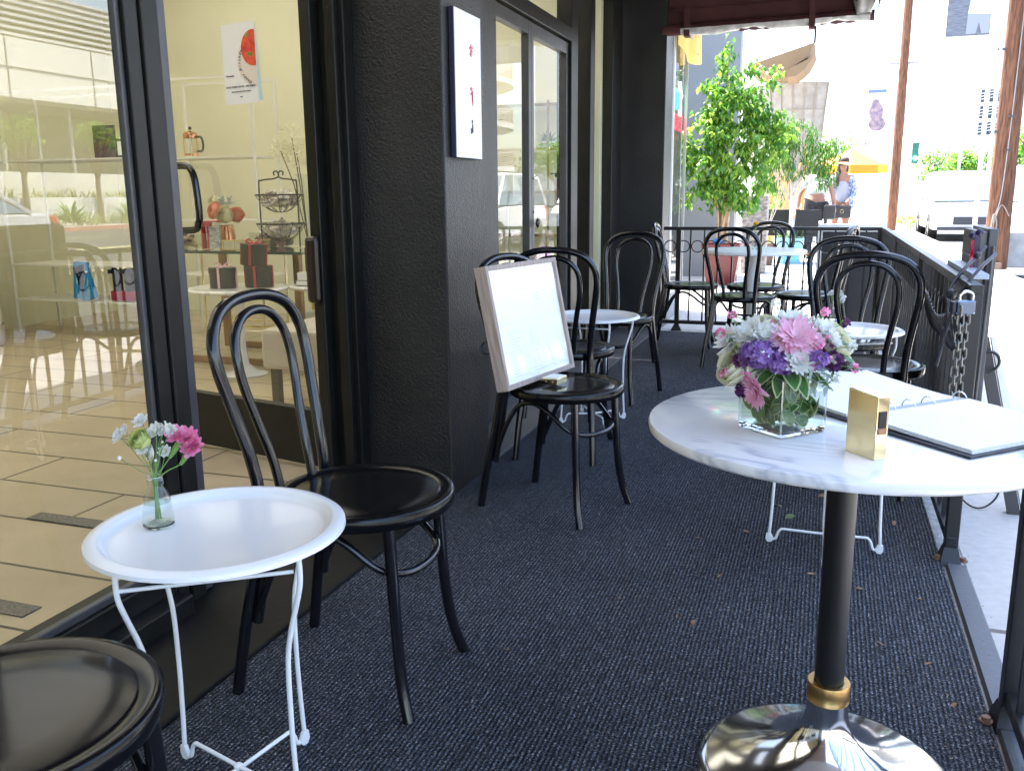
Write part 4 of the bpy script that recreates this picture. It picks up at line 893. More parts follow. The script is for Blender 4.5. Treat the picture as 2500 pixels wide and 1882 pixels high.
def wire_stand(x, y, z):
    T = thing('tiered_basket_stand', 'black two tier wire basket stand full of wrapped sweets', 'basket stand', (x, y, z)); K = BLKIRON
    f = MB(); f.tube(smooth_path([(-.15, 0, 0), (-.15, 0, .38), (-.13, 0, .42), (-.04, 0, .43), (0, 0, .445), (-.01, 0, .475), (-.035, 0, .47), (-.03, 0, .45)], 5), .005, 8)
    f.tube(smooth_path([(.13, 0, 0), (.13, 0, .38), (.11, 0, .42), (.03, 0, .43), (0, 0, .445), (.01, 0, .475), (.035, 0, .47), (.03, 0, .45)], 5), .005, 8)
    f.build('frame', K, T, smooth=60)
    SW = mat('wrapped sweets', (.25, .2, .18), .2, col2=(.6, .55, .5), vscale=70, coat=.8)
    for zz, rr in ((.33, .15), (.15, .155)):
        f = MB(); f.tube(circle((0, 0, zz), rr, 28), .005, 6, closed=True)
        for i in range(12):
            a = PI * 2 * i / 12; f.tube([(rr * math.cos(a) * q, rr * math.sin(a) * q, zz - .11 * (1 - q ** 2.4)) for q in (1, .9, .75, .5, .25, 0)], .0025, 5)
        f.build('basket', K, T, smooth=60)
        f = MB()
        for i in range(34):
            a = random.uniform(0, 6.28); q = random.uniform(0, .8) * rr
            f.box((-.022, -.03, -.006), (.022, .03, .006), M=Matrix.Translation((q * math.cos(a), q * math.sin(a), zz - .03 + random.uniform(-.03, .04))) @ Matrix.Rotation(random.uniform(0, 3), 4, 'X') @ Matrix.Rotation(random.uniform(0, 3), 4, 'Z'))
        f.build('wrapped_sweets', SW, T)
wire_stand(-3.30, 5.0, .793)
T = thing('allium_vase', 'tall clear vase holding three cream pompom flowers', 'vase', (-3.22, 5.18, .793))
MB().lathe([(0, .004), (.05, .004), (.055, .1), (.045, .3), (.05, .44), (.07, .46)], n=28).build('glass', VGLASS, T, smooth=60, fixn=False)
stf = MB(); pf = MB()
for dx, dz, rr in ((-.08, .69, .085), (-.17, .61, .07), (-.05, .59, .08)):
    stf.tube([(0, 0, .02), (dx * .5, 0, .4), (dx, 0, dz)], .004, 6)
    for i in range(230):
        d = Vector((random.gauss(0, 1), random.gauss(0, 1), random.gauss(0, 1))).normalized(); c = Vector((dx, 0, dz)) + d * rr * random.uniform(.6, 1)
        petal(pf, Matrix.Translation(c) @ rot_to(d) @ Matrix.Rotation(random.uniform(0, 6), 4, 'Z') @ Matrix.Rotation(.9, 4, 'X'), rr * .28, rr * .12, .2)
stf.build('stem', TWIG, T); pf.build('pompom', PCREAM, T, fixn=False)
T = thing('rose_bouquet', 'cream and salmon flowers in a copper vase on the glass display table', 'flowers', (-3.72, 5.0, .793))
MB().lathe([(0, .0), (.05, .0), (.055, .07), (.045, .13), (.048, .14)], n=24).build('vase', COPPER, T, smooth=60)
f = MB(); rose(f, (.03, -.05, .21), (.1, -1, .3), .05); rose(f, (-.09, 0, .29), (-.3, -1, .4), .04); f.build('cream_rose', PCREAM, T, fixn=False)
f = MB(); rose(f, (-.06, -.04, .235), (-.4, -1, .3), .05); rose(f, (.09, -.01, .205), (.5, -1, .2), .045); f.build('salmon_rose', mat('salmon petal', (.85, .38, .27), .5, trans=.3), T, fixn=False)
f = MB()
for i in range(24): leaf(f, Matrix.Translation((random.uniform(-.03, .05), 0, .27)) @ Matrix.Rotation(random.uniform(0, 6.28), 4, 'Z') @ Matrix.Rotation(random.uniform(.2, 1.4), 4, 'X'), random.uniform(.05, .09), .015)
f.build('foliage', SILVERL, T, fixn=False)
T = thing('ribboned_jar', 'clear cylinder of sweets tied with red ribbon on the glass table', 'jar', (-3.66, 4.78, .793))
MB().lathe([(0, .002), (.05, .002), (.05, .17), (.0, .172)], n=24).build('glass', VGLASS, T, smooth=40); MB().lathe([(0, .004), (.045, .004), (.045, .14), (0, .14)], n=20).build('contents', mat('silver sweets', (.55, .5, .48), .2, var=.4, vscale=60), T, smooth=40)
f = MB(); f.tube(circle((0, 0, .17), .05, 20), .004, 6, closed=True); f.box((-.004, -.053, 0), (.004, -.05, .17)); f.box((-.05, -.053, .0), (-.044, .053, .17)); f.build('ribbon', RIBR, T)
T = thing('jewel_box', 'low brass and mirror box on the glass display table', 'box', (-3.37, 4.70, .793))
MB().box((-.13, -.05, 0), (.1, .05, .006)).build('base', BRASS, T); MB().box((-.125, -.045, .006), (.095, .045, .055)).build('body', mat('mirrored panel', (.7, .68, .62), .15, metal=.8), T); f = MB()
for x in (-.13, -.05, .03, .1): f.box((x - .003, -.048, .006), (x + .003, -.045, .06))
f.box((-.13, -.05, .055), (.1, .05, .061)); f.build('trim', BRASS, T)
def sweets_tray(label, x, y, z):
    T = thing('sweets_tray', label, 'tray', (x, y, z), 0, 'clear boxes of wrapped sweets in the shop')
    MB().box((-.14, -.08, 0), (.14, .08, .09)).build('clear_box', VGLASS, T)
    f = MB(); random.seed(int(x * -100))
    for i in range(40): f.box((-.03, -.022, -.008), (.03, .022, .008), mi=random.randint(0, 2), M=Matrix.Translation((random.uniform(-.10, .10), random.uniform(-.05, .05), random.uniform(.02, .075))) @ Matrix.Rotation(random.uniform(0, 3), 4, 'X') @ Matrix.Rotation(random.uniform(0, 3), 4, 'Z'))
    f.build('wrapped_sweets', [mat('sweet a', (.5, .4, .25), .3), mat('sweet b', (.25, .12, .15), .3), mat('sweet c', (.05, .04, .04), .4)], T)
sweets_tray('clear box of wrapped sweets at the left end of the glass table', -3.92, 4.75, .793)
sweets_tray('clear box of dark wrapped sweets beside the ribboned jar', -3.46, 5.15, .793)
# white shelving
def shelf_unit(name, label, x0, x1, y0, y1, zs, ztop, m_, t=.018, grp=None):
    T = thing(name, label, 'shelf', ((x0 + x1) / 2, (y0 + y1) / 2, FZ), 0, grp)
    f = MB()
    for x in (x0, x1):
        for y in (y0, y1): f.box((x - t / 2, y - t / 2, FZ), (x + t / 2, y + t / 2, ztop))
    for y in (y0, y1): f.box((x0, y - t / 2 + .001, ztop - t), (x1, y + t / 2 - .001, ztop - .001))
    f.build('frame', m_, T, world=True)
    for z in zs: MB().box((x0 + .012, y0 - .01, z - .012), (x1 - .012, y1 + .01, z)).build('shelf_board', m_, T, world=True)
SHW = mat('shelf white', (.75, .74, .66), .5)
shelf_unit('shelf_unit', 'tall white frame shelf with the copper coffee press, in the shop', -4.65, -3.85, 5.55, 5.85, (.55, .95, 1.40), 1.95, SHW, grp='white shelf units in the shop')
shelf_unit('shelf_unit', 'low white shelf along the back wall of the shop', -4.0, -2.4, 6.45, 6.8, (.45, 1.02), 1.04, SHW, grp='white shelf units in the shop')
shelf_unit('shelf_unit', 'wide white shelf with pictures behind the near window', -6.0, -4.75, 5.35, 5.75, (.35, .62, 1.40), 1.9, SHW, grp='white shelf units in the shop')
T = thing('coffee_press', 'copper and glass coffee press with black handle', 'coffee press', (-4.42, 5.6, 1.405))
MB().lathe([(0, 0), (.05, 0), (.05, .15), (.046, .15)], n=24).build('glass', VGLASS, T, smooth=40, fixn=False)
f = MB(); f.lathe([(0, .005), (.051, .005), (.051, .02), (.0505, .02)], n=24); f.lathe([(.051, .13), (.052, .15), (.05, .165), (.02, .18), (0, .182)], n=24)
for a in (0, 2.1, 4.2): f.tube([(.052 * math.cos(a), .052 * math.sin(a), 0), (.052 * math.cos(a), .052 * math.sin(a), .15)], .004, 6)
f.build('cage', COPPER, T, smooth=40)
MB().tube(smooth_path([(.05, 0, .135), (.09, 0, .135), (.105, 0, .09), (.095, 0, .04), (.05, 0, .035)], 5), .008, 8).build('handle', BLACK, T, smooth=60); MB().ball((0, 0, .2), .013, 10).build('knob', BLACK, T, smooth=40)
def book(label, x, y, z, w, d, h, m_, rz=0):
    T = thing('book', label, 'book', (x, y, z), rz, 'books on the tulip table')
    MB().box((-w / 2, -d / 2, .003), (w / 2 - .004, d / 2 - .003, h - .003)).build('pages', PAPER, T)
    f = MB(); f.box((-w / 2, -d / 2, 0), (w / 2, d / 2, .003)); f.box((-w / 2, -d / 2, h - .003), (w / 2, d / 2, h)); f.box((w / 2 - .003, -d / 2, .003), (w / 2, d / 2, h - .003)); f.build('cover', m_, T)
book('dark covered book, lower of the two on the tulip table', -2.80, 4.6, .602, .22, .15, .03, FB); book('cream covered book, upper of the two on the tulip table', -2.80, 4.6, .633, .21, .14, .045, mat('cream cover', (.75, .7, .55), .6), .1)
T = thing('black_gift_bag', 'square black box with white ribbon bow standing on the books', 'gift box', (-2.78, 4.6, .68))
MB().box((-.08, -.05, 0), (.08, .05, .14)).build('body', mat('black paper', (.02, .02, .022), .6), T, bevel=.003)
f = MB(); f.box((-.004, -.053, 0), (.004, -.05, .14))
for s in (-1, 1): f.tube(smooth_path([(0, -.055, .1), (s * .03, -.06, .12), (s * .04, -.06, .10), (0, -.055, .095)], 5), .003, 6); f.tube([(0, -.055, .1), (s * .03, -.056, .04)], .003, 6)
f.build('ribbon', PAPER, T)
T = thing('picture_frame', 'small framed drawing leaning under the tulip table', 'picture', (-2.95, 4.95, .40)); MB().box((-.13, 0, -.0), (.13, .012, .2)).build('frame', BRASSD, T, bevel=.003); MB().box((-.11, -.002, .02), (.11, .0, .18)).build('print', mat('drawing paper', (.5, .5, .48), .4), T); MB().tube(circle((.03, -.003, .1), .03, 16, 'y'), .002, 5, closed=True).build('drawing', INK, T)
T = thing('side_cabinet', 'white low cabinet with slim legs under the framed drawing', 'cabinet', (-2.8, 5.1, FZ)); f = MB(); f.box((-3.1, 4.9, .36), (-2.5, 5.3, .395)); 
for x in (-3.07, -2.53):
    for y in (4.93, 5.27): f.box((x - .015, y - .015, FZ), (x + .015, y + .015, .36))
f.build('frame', SHW, T, world=True)
T = thing('cushioned_bench', 'cream upholstered bench with dark legs just inside the shop', 'bench', (-2.25, 4.0, FZ))
MB().box((-2.62, 3.72, .27), (-1.95, 4.5, .47)).build('seat', mat('cream upholstery', (.55, .5, .42), .8, var=.05, bump=.1), T, world=True, bevel=.02)
for x, y in ((-2.57, 3.77), (-2.0, 3.77), (-2.57, 4.45), (-2.0, 4.45)): MB().box((x - .02, y - .02, FZ), (x + .02, y + .02, .27)).build('leg', BLKIRON, T, world=True)
T = thing('wall_mirror_frame', 'tall thin black framed mirror standing against the shop wall', 'mirror', (-1.98, 3.35, FZ)); f = MB(); f.box((-1.995, 3.34, FZ), (-1.975, 3.37, 1.52)); f.box((-1.995, 3.34, 1.52), (-1.79, 3.37, 1.54)); f.build('frame', BLKIRON, T, world=True); bx((-1.975, 3.35, FZ), (-1.79, 3.36, 1.52)).build('glass', mat('white board', (.75, .75, .68), .4), T, world=True)
T = thing('dark_picture', 'dark purple and brown picture standing on the wide white shelf', 'picture', (-5.13, 5.5, 1.402)); MB().box((-.09, 0, 0), (.11, .015, .24)).build('canvas', mat('dark painting', (.05, .02, .06), .5, col2=(.14, .08, .03), vscale=20), T)
T = thing('small_photo_frame', 'small black photo frame with white print on the wide white shelf', 'picture', (-4.9, 5.48, 1.402)); MB().box((-.1, 0, 0), (.08, .012, .14)).build('frame', BLKIRON, T, bevel=.003); MB().box((-.08, -.002, .02), (.06, 0, .12)).build('print', PAPER, T)
T = thing('blue_ornament', 'blue letter shaped ornament on the shop shelf', 'ornament', (-5.25, 5.3, .36)); f = MB(); f.box((-.12, 0, 0), (-.02, .05, .28), M=Matrix.Rotation(.12, 4, 'Y')); f.box((-.02, 0, 0), (.08, .05, .26), M=Matrix.Rotation(-.3, 4, 'Y')); f.build('letter', mat('bright blue', (.02, .25, .5), .4), T)
T = thing('red_black_ornament', 'red and black boxed ornament beside the blue one', 'ornament', (-4.98, 5.35, .36)); MB().box((-.08, 0, .0), (.16, .06, .07)).build('base', mat('dark red card', (.3, .02, .05), .5), T); f = MB(); f.box((-.05, .0, .07), (.0, .05, .26)); f.box((.06, 0, .07), (.12, .05, .24)); f.box((-.09, 0, .2), (.14, .05, .23)); f.build('top', bpy.data.materials['black paper'], T)
T = thing('shop_counter', 'rounded cream counter at the far left inside the shop', 'counter', (-6.0, 4.6, FZ)); MB().lathe([(.0, 1.0), (.42, 1.0), (.42, .14)], c=(-5.95, 4.6, FZ), n=40).build('body', mat('counter cream', (.66, .64, .5), .6), T, smooth=40, world=True); MB().lathe([(.43, .14), (.43, 0)], c=(-5.95, 4.6, FZ), n=40).build('plinth', TILE, T, smooth=40, world=True)
T = thing('yellow_flowers', 'sprays of yellow orchids on the shop counter', 'flowers', (-5.62, 4.45, 1.085)); f = MB(); random.seed(8)
for i in range(40): daisy(f, (random.uniform(-.10, .16), random.uniform(-.05, .05), random.uniform(-.25, .30)), (random.uniform(-.5, .5), -1, .3), .03, 5, 1, .4)
f.build('blossom', PYEL, T, fixn=False); f = MB(); f.tube(smooth_path([(0, 0, 0), (.02, 0, .2), (.1, 0, .28), (.16, 0, .2)], 4), .004, 6); f.tube(smooth_path([(0, 0, 0), (-.02, 0, .25), (-.1, 0, .3)], 4), .004, 6); f.build('stem', STEM, T)
# gold edged shelves behind the far doors
T = thing('display_shelves', 'pale display shelves with gold front edges behind the far doors', 'shelf', (-2.2, 6.7, FZ))
f = MB(); e = MB()
for z in (.50, .816, 1.136, 1.451, 1.77): f.box((-2.75, 6.6, z - .02), (-1.80, 6.88, z)); e.box((-2.75, 6.585, z - .02), (-1.80, 6.6, z + .001))
f.build('shelf_board', mat('pale shelf', (.85, .84, .75), .5), T, world=True)
for x in (-2.74, -2.46, -1.995): e.box((x - .008, 6.58, FZ), (x + .008, 6.584, 1.79))
e.build('gold_edge', BRASS, T, world=True)
T = thing('candle_jar', 'large glass jar candle on the gold edged shelf', 'candle', (-1.89, 6.72, .818)); MB().lathe([(0, .002), (.05, .002), (.05, .14)], n=28).build('glass', VGLASS, T, smooth=40, fixn=False); MB().lathe([(0, .006), (.047, .006), (.047, .095), (0, .095)], n=28).build('wax', PAPER, T, smooth=40)
T = thing('wine_glass', 'empty wine glass on the gold edged shelf', 'glass', (-1.88, 6.72, 1.138)); MB().lathe([(.03, 0), (.005, .006), (.003, .08), (.02, .1), (.032, .13), (.03, .17)], n=24).build('glass', VGLASS, T, smooth=60, fixn=False)
T = thing('pump_bottle', 'white pump bottle with black top on the gold edged shelf', 'bottle', (-1.97, 6.70, 1.138)); MB().lathe([(0, 0), (.028, 0), (.028, .08), (.012, .095), (.0, .095)], n=20).build('body', PAPER, T, smooth=40); f = MB(); f.lathe([(.010, .095), (.010, .12), (0, .12)], n=12); f.box((-.04, -.006, .12), (.012, .006, .132)); f.build('pump', BLACK, T)
T = thing('shelf_fern', 'small green fern on the gold edged shelf', 'plant', (-2.02, 6.68, 1.453)); f = MB(); random.seed(12)
for i in range(70): leaf(f, Matrix.Translation((0, 0, .03)) @ Matrix.Rotation(random.uniform(0, 6.28), 4, 'Z') @ Matrix.Rotation(random.uniform(-.2, 1.3), 4, 'X'), random.uniform(.06, .12), .02)
f.build('foliage', GREEN, T, fixn=False); MB().lathe([(0, 0), (.04, 0), (.05, .05)], n=16).build('pot', WHITEPL, T)
T = thing('orchid', 'magenta orchid behind the far glass doors', 'flowers', (-1.80, 5.75, FZ)); f = MB(); f.tube(smooth_path([(0, 0, 0), (0, 0, .4), (.02, 0, .65), (.06, 0, .60), (.08, 0, .45)], 4), .004, 6); f.build('stem', STEM, T); f = MB()
for p_ in ((.02, 0, .66), (.05, 0, .62), (.065, 0, .56), (.075, 0, .50), (.08, 0, .45), (.0, 0, .62)): daisy(f, p_, (.7, -.7, 0), .035, 5, 1, .42)
f.build('blossom', mat('magenta petal', (.5, .02, .45), .5, trans=.3), T, fixn=False)
T = thing('orchid_stand', 'pale plinth under the magenta orchid', 'plinth', (-1.80, 5.75, FZ)); MB().box((-.06, -.06, 0), (.06, .06, .02)).build('plinth', SHW, T)

# ------------------------------------------------------------------ neighbouring shop
GW = mat('light grey painted wall', (.26, .26, .268), .75, var=.05, vscale=2, bump=.15)
T = thing('neighbour_shop', 'grey neighbouring shop front with glass window beyond the far pillar', 'building', (-1.5, 10, 0))
f = MB(); f.box((-1.66, 7.70, 0), (-1.262, 7.78, 3.2)); f.box((-6.6, 7.70, 2.75), (-1.262, 8.78, 4.2)); f.box((-1.5, 7.78, 0), (-1.30, 8.70, .22)); f.box((-3.2, 8.72, 0), (-1.34, 8.78, 2.75)); f.box((-3.4, 8.78, 0), (-3.2, 12.4, 4.2)); f.build('wall', GW, T, world=True)
f = MB(); f.box((-1.33, 7.78, .22), (-1.262, 7.83, 2.75));  f.box((-1.31, 8.685, .22), (-1.285, 8.70, 2.75)); f.build('window_frame', mat('aluminium frame', (.5, .49, .44), .35, metal=.4), T, world=True)
MB().add([(-1.30, 7.83, .22), (-1.30, 8.69, .22), (-1.30, 8.69, 2.75), (-1.30, 7.83, 2.75)], [(0, 1, 2, 3)]).build('pane', thin_glass('neighbour glass', (.75, .78, .78), gain=.45), T, world=True)
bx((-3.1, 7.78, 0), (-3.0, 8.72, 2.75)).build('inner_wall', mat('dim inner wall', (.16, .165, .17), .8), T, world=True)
bx((-1.52, 7.95, 1.95), (-1.45, 8.5, 2.15)).build('notice', mat('buff notice', (.6, .55, .4), .7), T, world=True)
T = thing('neon_sign', 'green cup over red lettering neon sign in the neighbouring window', 'neon sign', (-1.34, 8.2, 1.75))
def neon(n, c, e): return mat(n, c, .5, emit=c, estr=e)
def on_x(y, z): return Matrix.Translation((-1.335, y, z)) @ Matrix.Rotation(PI / 2, 4, 'Z') @ Matrix.Rotation(PI / 2, 4, 'X')
f = MB()
for k in range(4): f.tube([(-1.335, 8.14 + .085 * k, 1.86 - .01 * abs(k - 1.5)), (-1.335, 8.12 + .09 * k, 2.02 - .02 * abs(k - 1.5))], .022, 8)
f.build('green_cup', neon('green neon', (.05, .75, .25), .5), T, world=True)
f = MB().tube(smooth_path([(-1.335, 8.58, 1.80), (-1.335, 8.56, 1.95), (-1.335, 8.64, 1.98), (-1.335, 8.56, 2.03), (-1.335, 8.54, 2.10)], 5), .016, 8); f.build('white_straw', neon('mint neon', (.45, .85, .7), .5), T, world=True)
f = MB(); text_mb(f, 'JUICE', .20, on_x(8.46, 1.73), extrude=.004); o = f.build('red_lettering', neon('red neon', (.9, .03, .05), .7), T)
o.matrix_parent_inverse = Matrix.Translation(-T.location)
T = thing('red_pennant', 'small red flag in the neighbouring window', 'flag', (-1.36, 8.3, .9)); MB().prism([(8.12, .93), (8.28, .83), (8.26, 1.02), (8.24, .80)][:3] + [(8.25, .75)], -1.345, -1.342, 'x').build('cloth', mat('red cloth', (.7, .03, .03), .7), T, world=True)
T = thing('price_banner', 'yellow banner with red figures hanging at the neighbouring shop', 'banner', (-1.25, 8.4, 2.4))
n_ = 16; vs = []; fs = []
for i in range(n_ + 1):
    t = i / n_; y = 7.75 + 1.38 * t; zb = 2.30 - .10 * math.sin(PI * t) * .6 + .02 * t
    vs += [(-1.235 + .02 * math.sin(t * 9), y, zb), (-1.235 + .02 * math.sin(t * 9 + .4), y, 2.62)]
for i in range(n_): fs.append((i * 2, i * 2 + 2, i * 2 + 3, i * 2 + 1))
MB().add(vs, fs).build('cloth', mat('yellow banner cloth', (.8, .55, .12), .7, trans=.3), T, world=True, fixn=False)
def on_b(y, z): return Matrix.Translation((-1.205, y, z)) @ Matrix.Rotation(PI / 2, 4, 'Z') @ Matrix.Rotation(PI / 2, 4, 'X')
f = MB(); text_mb(f, "'12", .26, on_b(8.62, 2.42)); o = f.build('red_figures', mat('banner red', (.8, .05, .02), .6), T); o.matrix_parent_inverse = Matrix.Translation(-T.location)
f = MB(); text_mb(f, 'W WRAP/', .13, on_b(8.12, 2.46)); text_mb(f, 'TEA', .12, on_b(7.80, 2.50)); o = f.build('dark_lettering', mat('banner purple', (.2, .12, .3), .6), T); o.matrix_parent_inverse = Matrix.Translation(-T.location)
o = bx((-3.2, 12.4, 0), (-1.17, 12.7, 3.4)).build('grey_wall', GW); tag(o, 'tall pale grey rendered wall behind the leafy potted ficus', 'wall')
STONE = mat('stacked stone', (.14, .12, .11), .9, col2=(.38, .33, .30), vscale=14, bump=.8, bscale=22, stretch=(1, 1, 2.5))
o = bx((-1.12, 13.0, 0), (-.78, 13.35, 1.08)).build('stone_column', STONE, bevel=.02); tag(o, 'rough stacked stone column behind the ficus', 'column')
o = bx((-1.1, 17.5, 0), (-.62, 17.6, 1.75)).build('tan_panel', mat('tan panel', (.42, .34, .18), .7)); tag(o, 'tan patio screen panel behind the white trunked tree', 'panel')
T = thing('patio_trellis', 'orange wooden trellis beside the tan screen panel', 'trellis', (-.6, 17.3, 0)); OR = mat('orange wood', (.6, .28, .06), .6); f = MB(); f.box((-1.0, 17.28, 0), (-.96, 17.32, 1.8)); f.box((-.45, 17.28, 0), (-.41, 17.32, 2.0))
for i in range(5): f.tube([(-1.0 + .13 * i, 17.3, .5), (-.6 + .13 * i, 17.3, 1.7)], .012, 6)
f.build('lattice', OR, T, world=True)

# ------------------------------------------------------------------ plants
random.seed(77)
LEAFA = mat('ficus leaf', (.05, .18, .025), .35, col2=(.14, .33, .04), vscale=5, trans=.5, spec=.6)
LEAFB = mat('bright ficus leaf', (.20, .38, .04), .4, col2=(.36, .52, .07), vscale=5, trans=.55)
def crown(name, T, blobs, n, L, W, mats, droop=.8):
    f = MB(); tot = sum(b[3] * b[4] * b[5] for b in blobs)
    for b in blobs:
        for i in range(int(n * b[3] * b[4] * b[5] / tot)):
            d = Vector((random.gauss(0, 1), random.gauss(0, 1), random.gauss(0, 1))).normalized() * (random.uniform(.25, 1.08) ** .7)
            p = Vector((b[0] + d.x * b[3], b[1] + d.y * b[4], b[2] + d.z * b[5]))
            if mnoise.noise(p * 4.5) < -.22: continue
            s = random.uniform(.7, 1.2)
            M = Matrix.Translation(p) @ Matrix.Rotation(random.uniform(0, 6.28), 4, 'Z') @ Matrix.Rotation(-droop + random.gauss(0, .5), 4, 'X')
            l_, w_ = L * s, W * s
            f.add([(0, 0, 0), (-w_ / 2, l_ * .4, -.04 * l_), (0, l_ * .45, .05 * l_), (w_ / 2, l_ * .4, -.04 * l_), (0, l_, -.25 * l_)], [(0, 2, 1), (0, 3, 2), (1, 2, 4), (2, 3, 4)], random.choice([0, 0, 0, 1, 1]), M)
    return f.build(name, mats, T, fixn=False)
T = thing('potted_ficus', 'large leafy green ficus growing in a tall dark red pot', 'plant', (-1.2, 11.4, 0))
bl = [(-1.25, 1.12, .38, .26, .22), (-1.2, 1.45, .50, .3, .26), (-1.05, 1.80, .52, .3, .26), (-1.12, 2.12, .42, .28, .24), (-1.2, 2.42, .26, .2, .2), (-1.22, 2.68, .13, .12, .18), (-1.2, 2.88, .08, .08, .10), (-.68, 1.95, .22, .18, .16), (-.62, 1.62, .18, .16, .16), (-.82, 1.25, .20, .2, .18), (-1.6, 1.6, .15, .15, .22), (-.80, 2.34, .20, .14, .10), (-.66, 2.5, .12, .1, .07), (-.92, 2.55, .12, .1, .10), (-1.5, 2.0, .14, .14, .14), (-.95, 1.0, .2, .16, .12)]
bl += [(-1.66, 1.35, .16, .15, .18), (-1.62, 1.85, .14, .14, .16), (-1.42, 2.35, .14, .12, .12), (-.52, 1.80, .14, .12, .1), (-1.55, 1.05, .16, .15, .12)]
bl = [(x + 1.2, -.1, z, rx, ry, rz) for x, z, rx, ry, rz in bl]
crown('crown', T, bl, 5600, .095, .052, [LEAFA, LEAFB])
f = MB()
for i in range(15):
    a = random.uniform(0, 6.28); r0 = random.uniform(.01, .08); r1 = random.uniform(.1, .3); b = random.uniform(.9, 1.9)
    f.tube(smooth_path([(r0 * math.cos(a), r0 * math.sin(a), .5), (r0 * 1.4 * math.cos(a + .8), r0 * math.sin(a + .8), .85), (r1 * .6 * math.cos(a + .4), r1 * .6 * math.sin(a + .4), b * .7 + .3), (r1 * math.cos(a), r1 * math.sin(a), b + .4)], 5), [.014 - .011 * i_ / 15 for i_ in range(16)], 6)
f.tube(smooth_path([(0, 0, .5), (.02, 0, 1.3), (0, 0, 2), (-.02, 0, 2.75)], 6), [.016 - .011 * i_ / 18 for i_ in range(19)], 6)
f.build('trunk', mat('tan bark', (.38, .25, .15), .8, col2=(.55, .4, .27), vscale=20), T, smooth=60)
RP = mat('dark red glazed pot', (.11, .007, .010), .3, col2=(.14, .012, .014), vscale=6)
q = MB(); a0, a1 = .235, .165
q.add([(-a1, -a1, 0), (a1, -a1, 0), (a1, a1, 0), (-a1, a1, 0), (-a0, -a0, .50), (a0, -a0, .50), (a0, a0, .50), (-a0, a0, .50), (-a0 + .025, -a0 + .025, .50), (a0 - .025, -a0 + .025, .50), (a0 - .025, a0 - .025, .50), (-a0 + .025, a0 - .025, .50), (-a0 + .03, -a0 + .03, .46), (a0 - .03, -a0 + .03, .46), (a0 - .03, a0 - .03, .46), (-a0 + .03, a0 - .03, .46)],
      [(3, 2, 1, 0)] + [(i, (i + 1) % 4, 4 + (i + 1) % 4, 4 + i) for i in range(4)] + [(4 + i, 4 + (i + 1) % 4, 8 + (i + 1) % 4, 8 + i) for i in range(4)] + [(8 + i, 8 + (i + 1) % 4, 12 + (i + 1) % 4, 12 + i) for i in range(4)])
q.build('pot', RP, T, bevel=.008); MB().box((-.205, -.205, .44), (.205, .205, .458)).build('soil', mat('soil', (.05, .03, .02), .95, bump=.5), T)
T = thing('potted_tree', 'slim white trunked tree with thin green leaves in a light blue pot', 'plant', (-.55, 15.1, 0))
MB().lathe([(0, 0), (.17, 0), (.19, .08), (.175, .10), (.20, .13), (.235, .36), (.245, .40), (.225, .405), (.21, .37), (0, .36)], n=36).build('pot', mat('light blue glazed pot', (.16, .42, .55), .35, col2=(.22, .5, .62), vscale=5), T, smooth=40)
bl = [(.05, 0, 2.0, .30, .3, .25), (-.2, 0, 1.75, .3, .3, .3), (.3, 0, 1.62, .3, .28, .3), (.0, 0, 1.5, .25, .25, .2), (.45, 0, 1.35, .22, .2, .22), (-.38, 0, 1.4, .22, .2, .3), (.55, 0, 1.75, .2, .2, .2), (-.3, 0, 1.05, .2, .2, .2)]
crown('crown', T, bl, 3400, .10, .022, [mat('willow leaf', (.05, .12, .018), .5, col2=(.10, .18, .03), vscale=6, trans=.4), LEAFA], 1.0)
WB = mat('white bark', (.45, .4, .35), .7, var=.1, vscale=12); f = MB()
f.tube(smooth_path([(.02, 0, .36), (.02, 0, .8), (.0, 0, 1.0)], 4), [.045, .043, .042, .04, .04, .038, .036, .034, .034], 8)
for dx, dz, r in ((.02, 2.0, .026), (.16, 1.8, .024), (-.10, 1.7, .022), (-.32, 1.65, .018), (.42, 1.55, .018), (-.02, 1.9, .022)):
    f.tube(smooth_path([(.0, 0, .92), (dx * .35, random.uniform(-.05, .05), 1.15), (dx * .7, 0, .4 + dz * .55), (dx, 0, dz)], 5), [r * (1 - .8 * i_ / 15) for i_ in range(16)], 7)
    for s in (-1, 1): f.tube([(dx * .7, 0, .4 + dz * .55), (dx * .7 + s * .12, 0, .55 + dz * .6), (dx * .7 + s * .16, 0, .6 + dz * .65)], [.009, .006, .003], 5)
f.build('trunk', WB, T, smooth=60)
f = MB()
for i in range(90): leaf(f, Matrix.Translation((random.uniform(-.18, .18), random.uniform(-.18, .18), .36)) @ Matrix.Rotation(random.uniform(0, 6.28), 4, 'Z') @ Matrix.Rotation(random.uniform(.5, 1.4), 4, 'X'), random.uniform(.08, .28), .012)
f.build('underplanting', GREEN, T, fixn=False)
T = thing('potted_shrub', 'twiggy bare shrub in a dark brown pot beside the blue pot', 'plant', (-.88, 14.6, 0)); MB().lathe([(0, 0), (.11, 0), (.16, .34), (.14, .34), (0, .32)], n=24).build('pot', mat('brown pot', (.09, .05, .04), .6), T, smooth=40)
f = MB()
for i in range(9): 
    a = random.uniform(-.5, .5); f.tube(smooth_path([(0, 0, .32), (a * .1, 0, .6), (a * .3, random.uniform(-.1, .1), .85), (a * .5, 0, 1.15 + random.uniform(-.1, .15))], 4), [.008 - .006 * i_ / 12 for i_ in range(13)], 5)
f.build('stem', WB, T, smooth=60); crown('foliage', T, [(0, 0, .38, .17, .12, .07), (0, 0, .95, .2, .1, .2)], 260, .06, .014, [GREEN, LEAFB])
f = MB(); random.seed(4)
